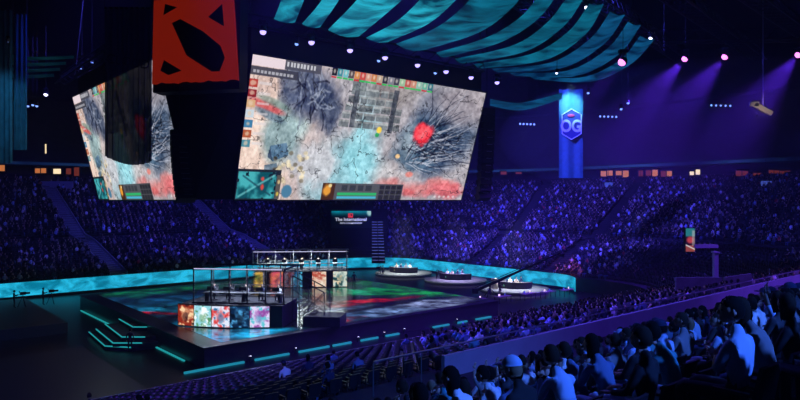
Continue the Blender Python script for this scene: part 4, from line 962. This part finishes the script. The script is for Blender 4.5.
# ------------------------------------------------------------------ desk platforms on the right of the floor
DS = mat('desk_platform_top', (.07,.075,.07), .6); TAN = mat('tan_panel', (.6,.5,.38), .6)
for i, (s, t, nm) in enumerate(((50.5,62.8,'nearest'),(61.5,63.6,'middle'),(72.5,63.6,'farthest'))):
    c_ = ST(s, t, 0); e = empty('desk_platform', c_.to_tuple(), '%s round platform of the broadcast desks inside the cyan board' % nm, 'platform', 'round desk platforms')
    n = 40; R_ = 4.3
    b = MB(); b.prism([(R_*math.cos(2*PI*k/n), R_*math.sin(2*PI*k/n)) for k in range(n)], 0, .45); b.build('platform_top', DS, e)
    b = MB()
    for k in range(n): a0, a1 = 2*PI*k/n, 2*PI*(k+1)/n; b.add([(R_*1.01*math.cos(a0),R_*1.01*math.sin(a0),.34),(R_*1.01*math.cos(a1),R_*1.01*math.sin(a1),.34),(R_*1.01*math.cos(a1),R_*1.01*math.sin(a1),.44),(R_*1.01*math.cos(a0),R_*1.01*math.sin(a0),.44)], [(0,1,2,3)])
    b.build('rim_light', mat('rim_glow_%d' % i, (.3,.3,.3), .5, emit=(.25,.3,.34), es=.25), e)
    dk = empty('broadcast_desk', (c_+Vector((0,0,.45))).to_tuple(), 'curved broadcast desk on the %s round platform' % nm, 'desk', 'broadcast desks', -.3)
    b = MB(); m_ = 12; vs = []; fs = []
    for k in range(m_+1):
        a = PI*(1.15+.7*k/m_); 
        for rr_, z in ((1.9,0),(1.9,.78),(2.6,.82),(2.5,0)): vs.append((rr_*math.cos(a), rr_*math.sin(a)+1.2, z))
    for k in range(m_):
        for j in range(4): fs.append((k*4+j, k*4+(j+1) % 4, (k+1)*4+(j+1) % 4, (k+1)*4+j))
    b.add(vs, fs+[(0,1,2,3),(m_*4+3,m_*4+2,m_*4+1,m_*4)]); b.build('counter', M['black'], dk)
    MB().box((-.4,-1.08,.40), (1.5,.05,.22)).build('front_strip', mat('desk_strip_%d' % i, (.1,.3,.1), .5, emit=(.15,.7,.3) if i != 2 else (.5,.4,.1), es=.5), dk)
    if i == 0: MB().add([(-2.8,-1.6,0),(-1.7,-1.9,0),(-1.9,-1.6,1.3),(-2.5,-1.5,1.3)], [(0,1,2,3)]).box((-2.2,-1.5,.65), (.75,.4,1.3)).build('side_panel', TAN, dk)
    for k in range(4):
        a = PI*(1.22+.56*k/3); px_, py_ = c_.x+1.35*math.cos(a), c_.y+1.6+1.2*math.sin(a)
        st_ = empty('stool', (px_, py_, .45), '%s stool from the left behind the desk on the %s platform' % (ordn[k], nm), 'stool', 'stools at the broadcast desks')
        MB().tube([(0,0,0),(0,0,.44)], .04).build('pole', M['steel'], st_); MB().tube([(0,0,.42),(0,0,.5)], .2, 10).build('seat', M['black'], st_); MB().tube([(0,0,0),(0,0,.03)], .22, 10).build('base', M['steel'], st_)
        person('lap', (px_, py_, .45), PI+(a-1.5*PI)*.6, ['grey','white','tan','navy'][(k+i) % 4], 'dark', 'dark', 0, 'short', '%s presenter from the left seated at the desk on the %s round platform' % (ordn[k], nm), 'presenters at the round desks')
    l = alight('desk_key_light', (c_.x, c_.y-1, 9), (2, 2), 900, (.85,.9,1) if i != 1 else (.55,.45,1), (0,0,0), 1.0)
# front-row spectators lit warm beside the corner of the board
# jib crane camera
j0 = W(490, 297, 0); je = empty('camera_crane', (j0.x, j0.y, 0), 'black camera crane with a long arm rising right from the floor by the desks', 'camera crane')
a0 = Vector((j0.x, j0.y, 1.5)); a1 = WY(562, 252, j0.y-4); a_1 = a0-(a1-a0)*.22
MB().tube([a_1, a0, a1], [.2,.2,.1], 6).tube([a_1+Vector((0,0,.4)), a1+Vector((0,0,.2))], .04, 4).build('arm', M['black'], je, world=True)
b = MB(); b.tube([Vector((j0.x,j0.y,.3)), a0], .12)
for k in range(3): b.tube([Vector((j0.x,j0.y,1.0)), Vector((j0.x+1.0*math.cos(k*2.1), j0.y+1.0*math.sin(k*2.1), 0.04))], .06)
b.build('tripod', M['black'], je, world=True); MB().box(a_1, (.7,.5,.6)).build('counterweight', M['black'], je, world=True)
MB().box(a1-Vector((0,0,.35)), (.35,.6,.35)).tube([a1-Vector((0,.3,.35)), a1-Vector((0,.55,.35))], .1).build('camera_head', M['black'], je, world=True)
def operator(px, py, z, yaw, label, cam=True, key='operate'):
    p = W(px, py, z); person(key, (p.x, p.y, z), yaw, 'black', 'dark', 'dark', 1, 'short', label+', a crew member in black standing', 'crew members')
    if cam:
        f = Vector((-math.sin(yaw), math.cos(yaw), 0))*.75; c_ = empty('broadcast_camera', (p+f).to_tuple(), label.replace('beside', 'near')+', black broadcast camera on a tripod', 'camera', 'broadcast cameras', yaw)
        b = MB()
        for k in range(3): b.tube([(0,0,1.15),(.45*math.cos(k*2.1+.5),.45*math.sin(k*2.1+.5),.03)], .03, 5)
        b.build('tripod', M['black'], c_); MB().box((0,0,1.36), (.24,.5,.28)).build('camera_body', M['blackm'], c_); MB().tube([(0,.25,1.36),(0,.62,1.36)], .10, 8).build('lens', M['black'], c_); MB().box((0,-.3,1.55), (.22,.05,.16)).build('viewfinder', M['blackm'], c_)
operator(14, 308, .9, -.9, 'on the dark left platform at its far left end'); operator(43, 305, .9, -1.0, 'on the dark left platform before the cyan board')
operator(130, 352, 0, .2, 'on the floor in front of the glowing stage steps', False, 'stand'); operator(354, 287, 1.5, .3, 'beside the rear booth panels at their right end', False, 'stand')
operator(383, 277, 0, .8, 'on the floor left of the farthest desk platform'); operator(437, 282, 0, -.6, 'on the floor between the farther desk platforms'); operator(500, 297, 0, -.5, 'on the floor at the foot of the camera crane', False)
# press tables with small lit things along the lower right of the floor
for i, (px, py) in enumerate(((478,304),(503,301),(528,298),(548,296),(567,294))):
    p = W(px, py, .2); tt = empty('press_table', (p.x, p.y, 0), '%s cluttered press table from the left along the near edge of the floor' % ordn[i], 'table', 'press tables', ROTT)
    MB().box((0,0,.74), (2.2,.8,.05)).build('tabletop', mat('table_top_%d' % i, (.25,.22,.16), .6), tt)
    for sx in (-1,1):
        for sy in (-1,1): MB().box((sx*1.0,sy*.33,.36), (.05,.05,.72)).build('leg', M['blackm'], tt)
    for k in range(2):
        off = Vector((math.cos(ROTT), math.sin(ROTT), 0))*(-.5+k*1.0)
        lp = empty('laptop', (Vector((p.x,p.y,.765))+off).to_tuple(), '%s laptop on the %s press table from the left' % (['left','right'][k], ordn[i]), 'laptop', 'laptops on the press tables', ROTT+.2*k)
        MB().box((0,0,.01), (.34,.24,.02)).build('keyboard_base', M['steel'], lp); MB().box((0,.13,.13), (.34,.015,.23)).build('lid', M['steel'], lp); MB().box((0,.12,.13), (.31,.004,.20)).build('display', M['warmw'] if (i+k) % 2 else M['bluescr'], lp)

# ------------------------------------------------------------------ suites with lit windows, monitors
def ring_hit(px, d):                       # where a sight line meets the offset wall d
    k = (px-400)/F; best = None; prev = None
    for Yk in range(200, 1700):
        Y = Yk*.1; s, t = toST(k*Y, Y)
        cs_ = max(S0+RC-s, s-(S1-RC), 0); ct_ = max(t-(T1-RC), 0); dd = math.hypot(cs_, ct_)-RC if (ct_ > 0 and cs_ > 0) else max(s-S1, t-T1)
        if Y > 60 and dd >= d: return Y
    return 160
wins = [(-3,6,165,172,'warm'),(35,47,167.5,174,'warm'),(53,62,168,174,'warmw'),(66,72,168,175,'dimred'),(74,80,167,176,'warm'),(600,613,170,177,'warm'),(615,629,170,177,'warm'),(645,658,169,177,'warm'),(660,672,170,177,'warm'),(573,579,171,176,'warmw'),(689,694,170,176,'warmw'),(695,700,168,176,'warmw'),(735,748,170,176,'dimred'),(752,761,172,176,'dimred'),(638,643,170,177,'dimred'),(768,790,170,174,'dimred'),(500,507,171,175,'dimred'),(515,522,172,175,'dimred')]
for i, (x0, x1, y0, y1, mn) in enumerate(wins):
    Y = ring_hit((x0+x1)/2, 44.4); f = tag(MB().box(WY((x0+x1)/2, (y0+y1)/2, Y), ((x1-x0)/F*Y+.2, .25, (y1-y0)/F*Y+.2)).build('window_%d' % (i+1), M['black'], None, loc=WY((x0+x1)/2, (y0+y1)/2, Y).to_tuple()), kind='structure')
    n = max(1, int((x1-x0)/5)); c_ = WY((x0+x1)/2, (y0+y1)/2, Y)
    for k in range(n):
        w_ = (x1-x0)/F*Y/n; rnd = random.Random(i*9+k)
        MB().box(((k-(n-1)/2)*w_, -.14, rnd.uniform(-.1,.1)), (w_*.82, .03, (y1-y0)/F*Y*rnd.uniform(.55,.95))).build('pane', M[mn] if rnd.random() < .75 else M['dimred'], f)
for (x, y, w, h, m, lab) in ((608.5,185,8,5,'bluescr','small blue monitor hanging above the far stands under the left pair of warm suites'),(766,184,11,6,'bluescr','blue-grey monitor above the far stands at the upper right'),(641,193,5,5,'dimred','tiny dim red sign among the far spectators below the suites')):
    Y = ring_hit(x, 40); c_ = WY(x, y, Y); e = empty('wall_monitor', c_.to_tuple(), lab, 'monitor'); MB().box((0,0,0), (w/F*Y+.1,.15,h/F*Y+.1)).tube([(0,.1,0),(0,.1,4.0)], .04, 4).build('case', M['black'], e); MB().box((0,-.09,0), (w/F*Y,.02,h/F*Y)).build('display', M[m], e)
# upright lit doorway at upper left
c_ = WY(46, 150, 118); e = empty('lit_sign', c_.to_tuple(), 'thin upright white light strip above the suites at the left', 'light'); MB().box((0,0,0), (.35,.15,2.4)).build('housing', M['black'], e); MB().box((0,-.09,0), (.25,.03,2.2)).build('tube', M['warmw'], e)
# dark portal box at upper left, blue edged ledge
b = MB(); c_ = WY(57, 188, 112); b.box(c_, (5.6,.6,2.4)); tag(b.build('portal_hood', M['wallc'], None, loc=c_.to_tuple()), 'grey blue box over the vomitory at the upper end of the left stair', 'portal')

# info totem and ledges on the right
pT = WY(690.5, 240, 46); tt = empty('display_totem', (pT.x, pT.y, pT.z-.9), 'small upright display glowing teal and red, standing on a ledge at the right', 'display')
cvt = Canvas(16, 40, (.05,.02,.03)); cvt.rect(0,0,1,.35,(.15,.50,.52)); cvt.blob(.5,.5,.5,.2,(.85,.30,.30),.9,.5); cvt.rect(0,.72,1,1,(.75,.35,.30),.8); cvt.line(0,.7,1,.9,.03,(.9,.9,.9)); cvt.rect(.7,.1,1,.75,(.8,.75,.75),.6)
MB().box((0,.2,.9), (.72,.3,1.75)).build('case', M['black'], tt)
c0 = [Vector((-.33,.03,1.75)), Vector((.33,.03,1.75)), Vector((.33,.03,.05)), Vector((-.33,.03,.05))]; o = picture('display', cvt, c0, mat_attr('totem_display', .8), None); o.parent = tt
b = MB(); c_ = WY(704, 246, 46.2); b.box(c_, (1.7,.8,.25)); tag(b.build('side_ledge', M['wallc'], None, loc=c_.to_tuple()), 'short violet-lit ledge to the right of the small glowing display', 'ledge')
b = MB(); p = WY(715.5, 277, 42); b.box(p+Vector((0,0,.75)), (.28,.28,1.7)); b.box(p+Vector((0,0,1.65)), (.4,.4,.12)); tag(b.build('railing_post', M['wallc'], None, loc=p.to_tuple()), 'short blue lit post standing below the small glowing display', 'post')
for i, (x0, y0, x1, y1, Y, lab) in enumerate(((676,281,722,281,40,'violet-lit low wall left of the blue post, among the near lower seats'),(725,281,752,277,41,'violet-lit low wall right of the blue post'),(748,305,782,289,34,'slanting violet-lit handrail wall at the far right'))):
    a, c_ = WY(x0, y0, Y), WY(x1, y1, Y+(4 if i == 2 else 0)); b = MB(); b.slab([a, c_, c_+Vector((0,0,.22)), a+Vector((0,0,.22))], .25); b.slab([a-Vector((0,0,1)), c_-Vector((0,0,1)), c_, a], .15)
    tag(b.build('low_wall', M['concrete'], None, loc=a.to_tuple()), lab, 'wall')

# ------------------------------------------------------------------ lamps
def aim(o, d): o.rotation_euler = Vector(d).to_track_quat('-Z', 'Y').to_euler()
def moving_head(p, d, lensm, r, label, group, energy=0, col=(1,1,1), ang=30, blend=.6, hang=None, target=None, name='moving_head_lamp', lsize=.25):
    e = empty(name, tuple(p), label, 'stage light', group)
    d = (Vector(target)-Vector(p)).normalized() if target is not None else Vector(d).normalized()
    v = (Vector((0,0,HC))-Vector(p)).normalized()
    MB().tube([d*-.30, d*-.05, d*.12], [r*.7, r*1.15, r*1.2], 12).build('lamp_head', M['blackm'], e)
    sd = d.cross(Vector((0,0,1))).normalized() if abs(d.z) < .99 else Vector((1,0,0))
    MB().tube([sd*r*1.4, sd*r*1.4+Vector((0,0,r*2.0)), sd*-r*1.4+Vector((0,0,r*2.0)), sd*-r*1.4], r*.15, 5).box((0,0,r*2.4), (r*2,r*1.4,r*.8)).build('yoke', M['black'], e)
    lo = MB().ball(d*.12, r, 12, 8).build('lens', lensm, e, smooth=True)
    if hang: MB().tube([(0,0,r*2.5),(0,0,hang)], .025, 4).build('hanger', M['blackm'], e)
    if energy:
        l = bpy.data.lights.new('spot', 'SPOT'); l.energy = energy; l.color = col; l.spot_size = math.radians(ang); l.spot_blend = blend; l.shadow_soft_size = lsize
        lo_ = bpy.data.objects.new('spot_lamp', l); COL.objects.link(lo_); lo_.parent = e; lo_.location = d*(.25+r); aim(lo_, d)
    return e
BLUE = (.06,.05,1.0); VIO = (.075,.055,1.0); DEEP = (.05,.12,1.0)
for i, (px, py) in enumerate(((263,30),(311.5,40.5),(350,48.6),(385,56),(417.5,63.5),(446,70),(471,76),(497,81))):
    t = onS(px, 41.3); p = ST(41.3, t, 0); p.z = HC-(py-200)/F*p.y
    moving_head(p, (0,0,-1), M['lamp_v'], .24, '%s violet-white lamp from the left on the truss above the big screen' % ordn[i], 'lamps above the big screen', 900, (.16,.10,1), 16, .7, target=p+Vector((.2,-.8,-8)))
for i, (px, py) in enumerate(((297,41),(379,58),(435.5,70.5))):
    t = onS(px, 41.0); p = ST(41.0, t, 0); p.z = HC-(py-200)/F*p.y-.1
    moving_head(p, (0,0,-1), M['lamp_b'], .14, '%s small pale blue lamp from the left between the violet lamps' % ordn[i], 'small lamps above the big screen', 700, (.15,.3,1), 14, .7, target=p+Vector((-1.2,-.6,-6)))
RL_ = [((623,61), 'pink-cored purple ceiling lamp just right of the canopy'), ((685.5,58), 'pink-cored purple ceiling lamp, left one of the middle pair'), ((725.5,56), 'pink-cored purple ceiling lamp, right one of the middle pair'), ((799,54), 'purple ceiling lamp at the right edge')]
tg = [W(500, 255, 5), W(560, 250, 5), W(610, 245, 6), W(700, 235, 6)]
for (pp, lab), g in zip(RL_, tg):
    p = W(*pp, 24.0 if pp[0] < 640 else 28.5)
    moving_head(p, 0, M['lamp_p'], .36, lab, 'purple ceiling lamps', 70000, (.12,.025,1), 46, 1.0, 15.2, target=p+Vector((-12,-2,-13)))
for i, (x, y) in enumerate(((587,6),(611,18),(632,27),(651,37),(557,72))):
    p = W(x, y, 28.4 if i < 4 else 24.5)
    moving_head(p, 0, M['lamp_w'], .19 if i < 4 else .12, '%s white lamp down the outer rim of the ceiling canopy' % ordn[i] if i < 4 else 'small white lamp under the outermost canopy strips', 'white canopy lamps', 1500, (.3,.4,1), 30, .8, 15.3 if i == 4 else None, target=p+Vector((-3,-2,-10)))
for i, (x0, x1, y) in enumerate(((600,616,116.5),(711,730,105.5),(520,534,124))):
    Y = 105; e = empty('lamp_bar', WY((x0+x1)/2, y, Y).to_tuple(), 'short row of white lamps on a bar, '+['right of the blue banner','below the purple lamps','left of the blue banner'][i], 'light bar', 'lamp bars')
    n = 5; wd = (x1-x0)/F*Y; MB().box((0,0,.15), (wd+.3,.12,.1)).tube([(0,0,.15),(0,0,14)], .03, 4).build('bar', M['black'], e)
    for k in range(n): MB().ball(((k/(n-1)-.5)*wd, -.1, -.02*k), .17, 8, 5).build('bulb', M['lamp_b'], e)
for i, (x, y, w_) in enumerate(((46,93.5,1.4),(82,68,.3),(92,61.5,.3),(28,105,.28),(33,104,.28),(37,105,.28),(588,92,.25),(628,102,.2),(621,108,.2))):
    p = WY(x, y, 75); moving_head(p, (0,-.3,-1), M['lamp_w'] if i == 0 else M['lamp_b'], .22 if i == 0 else .16, ['single white ceiling lamp high at the left','lower blue-white lamp on the slanted beam at the left','upper blue-white lamp on the slanted beam at the left','leftmost of three small blue lamps beside the pleated banners','middle of three small blue lamps beside the pleated banners','rightmost of three small blue lamps beside the pleated banners','faint lamp just right of the blue banner top','lower faint lamp of the pair above the lamp bar','upper faint lamp of the pair above the lamp bar'][i], 'small ceiling lamps', 2500 if i == 0 else 0, (.35,.45,1), 40, .9, 8)
# floor beams along the stage front
for i, (x, y) in enumerate(((250,361),(295.5,352),(358,340),(384,333.5),(404,330),(457,316))):
    t = onS(x, sa-.8); p = ST(sa-.8, t, .45); moving_head(p, (0,0,1), M['lamp_w'], .07, '%s small lamp from the left on the floor along the stage front, shining up' % ordn[i], 'floor lamps along the stage front', 4000, (.35,.7,1), 14, .8, target=p+Vector((.6,.4,4)))
    
l = WY(757, 116, 66); moving_head(l, 0, M['lamp_b'], .05, 'tiny added lamp that warms the bent pale panel from below', 'banner lamps', 900, (1,.7,.4), 40, .8, None, target=WY(763,109,70))  # lamp added to light the bent panel
# slanting beam and catwalk trusses under the roof
def truss(a, c_, h, label, name='roof_truss', r=.09):
    a, c_ = Vector(a), Vector(c_); b = MB(); up3 = Vector((0,0,h)); sd = (c_-a).cross(Vector((0,0,1))).normalized()*h*.5
    for o_ in (sd, -sd, up3): b.tube([a+o_, c_+o_], r, 5)
    m = int((c_-a).length/(h*1.1))
    for k in range(m):
        p, q = a.lerp(c_, k/m), a.lerp(c_, (k+1)/m); b.tube([p+sd, q+up3], r*.5, 4); b.tube([p+up3, q-sd], r*.5, 4); b.tube([p-sd, q+sd], r*.5, 4)
    return tag(b.build(name, M['truss'], None, loc=a.to_tuple()), label, 'truss', 'roof trusses')
truss(WY(60,84,70), WY(108,52,62), 1.0, 'slanted roof truss with lamps at the left')
for i, (x, lab) in enumerate(((560,'first'),(640,'second'),(720,'third'),(800,'fourth'))):
    truss(WY(x-60, -10, 60), WY(x+40, 60, 110), 2.0, '%s dark roof truss from the canopy towards the right' % lab, r=.14)
truss(WY(560, 44, 84), WY(830, 40, 84), 1.6, 'dark cross truss that carries the purple ceiling lamps', r=.11)
c_ = WY(763,109,70); b = MB(); b.box(c_, (2.2,.3,.5), M=Matrix.Rotation(.5,3,'Y')); b.box(c_+Vector((-1.0,0,.55)), (1.0,.3,.5)); b.tube([c_, c_+Vector((0,0,20))], .05, 4); tag(b.build('reflector_panel', M['wallc'], None, loc=c_.to_tuple()), 'bent pale panel hanging at the upper right below the purple lamps', 'panel')

# ------------------------------------------------------------------ washes: the ceiling rigs that colour the stands
def wash(loc, target, energy, col, ang, blend=.8, size=.6, label='wash lamp'):
    moving_head(loc, 0, M['lamp_b'], .3, label, 'ceiling wash lamps outside the view', energy, col, ang, blend, None, target=target, name='wash_lamp', lsize=size)
SPOTS = [
 (ST(50,40,40), ST(60,88,6), 300000, VIO, 50, 'violet wash lamp aimed at the right-hand stands'),
 (ST(60,45,40), ST(84,88,7), 150000, VIO, 50, 'violet wash lamp aimed at the far corner stands'),
 (ST(66,40,40), ST(104,45,8), 80000, (.07,.055,1), 50, 'violet wash lamp aimed at the far stands'),
 (ST(60,20,40), ST(102,22,8), 45000, (.08,.07,1), 55, 'blue wash lamp aimed at the far left stands'),
 (ST(44,52,40), ST(30,84,7), 70000, (.06,.06,1), 60, 'blue wash lamp aimed at the near corner stands'),
 (ST(36,14,36), ST(27,28,4), 110000, (.09,.055,1), 55, 'violet wash lamp aimed at the near lower block'),
 (ST(0,50,26), ST(16,46,5.5), 38000, (.16,.05,1), 60, 'violet wash lamp aimed at the cross aisle wall'),
 (ST(4,24,26), ST(16,24,5.5), 12000, (.12,.05,1), 60, 'violet wash lamp aimed at the low end of the cross aisle wall'),
 (ST(8,-4,30), ST(32,8,1.6), 22000, (.16,.05,1), 40, 'violet wash lamp aimed at the low ledge'),
]
for a in SPOTS: wash(a[0], a[1], a[2], a[3], a[4], label=a[5])
# blue light on the nearest spectators, from rigs above the seats
wash(Vector((16,-4,22)), Vector((4,8,8.5)), 27000, (.05,.17,1.0), 60, label='deep blue wash lamp above the nearest rows')
wash(Vector((2,26,30)), Vector((4,14,7)), 9000, (.09,.08,1.0), 50, label='blue wash lamp in front of the nearest rows')
# pale top light on the blue banner and teal banners
l = WY(571, 78, 80); moving_head(l, 0, M['lamp_b'], .12, 'small lamp above the blue banner', 'banner lamps', 5000, (.4,.85,.9), 50, .9, 10, target=WY(571,106,84))
l = WY(8, 40, 54); moving_head(l, 0, M['lamp_b'], .12, 'small added lamp that brightens the pleated banners at the left', 'banner lamps', 1600, (.2,.6,1), 50, .8, 10, target=WY(8,110,62))  # lamp added to brighten the teal banners
# added lamp for a warm spill on the spectators beside the board corner
moving_head(WY(575, 262, 66), 0, M['lamp_b'], .12, 'small added lamp casting pink on spectators by the cyan board corner', 'banner lamps', 7000, (1,.16,.22), 16, .8, 8, target=WY(566,272,84))

# ------------------------------------------------------------------ haze
hz = bpy.data.materials.new('stage_haze'); hz.use_nodes = True; nt = hz.node_tree; nt.nodes.remove(nt.nodes['Principled BSDF'])
vs_ = nt.nodes.new('ShaderNodeVolumeScatter'); vs_.inputs['Density'].default_value = .0005; vs_.inputs['Anisotropy'].default_value = .15; vs_.inputs['Color'].default_value = (1,1,1,1)
nt.links.new(vs_.outputs['Volume'], nt.nodes['Material Output'].inputs['Volume'])
b = MB(); b.box((0, 64, 24), (200, 170, 52)); tag(b.build('haze', hz), 'thin stage haze filling the whole arena', 'haze', kind='stuff')
hz2 = hz.copy(); hz2.name = 'dense_haze'; [n for n in hz2.node_tree.nodes if n.type == 'VOLUME_SCATTER'][0].inputs['Density'].default_value = .0026
b = MB(); b.ball((41, 88, 20.5), (27, 28, 9.2), 32, 20); tag(b.build('haze_cloud', hz2), 'denser blue haze drifting under the purple ceiling lamps', 'haze', kind='stuff')

# ------------------------------------------------------------------ world, camera, settings
w = bpy.data.worlds.new('World'); SC.world = w; w.use_nodes = True
w.node_tree.nodes['Background'].inputs['Color'].default_value = (.01,.01,.05,1); w.node_tree.nodes['Background'].inputs['Strength'].default_value = .05
cam = bpy.data.cameras.new('Camera'); co = bpy.data.objects.new('Camera', cam); COL.objects.link(co)
co.location = (0,0,HC); co.rotation_euler = (PI/2,0,0); cam.sensor_width = 36; cam.lens = F/800*36; cam.clip_start = .1; cam.clip_end = 600
SC.camera = co
SC.view_settings.view_transform = 'Standard'; SC.view_settings.look = 'None'; SC.view_settings.exposure = 0; SC.view_settings.gamma = 1; SC.view_settings.use_curve_mapping = False
SC.cycles.use_denoising = True; SC.cycles.max_bounces = 5; SC.cycles.volume_bounces = 0; SC.cycles.transparent_max_bounces = 12; SC.cycles.sample_clamp_indirect = 4; SC.cycles.sample_clamp_direct = 0
SC.cycles.use_light_tree = True
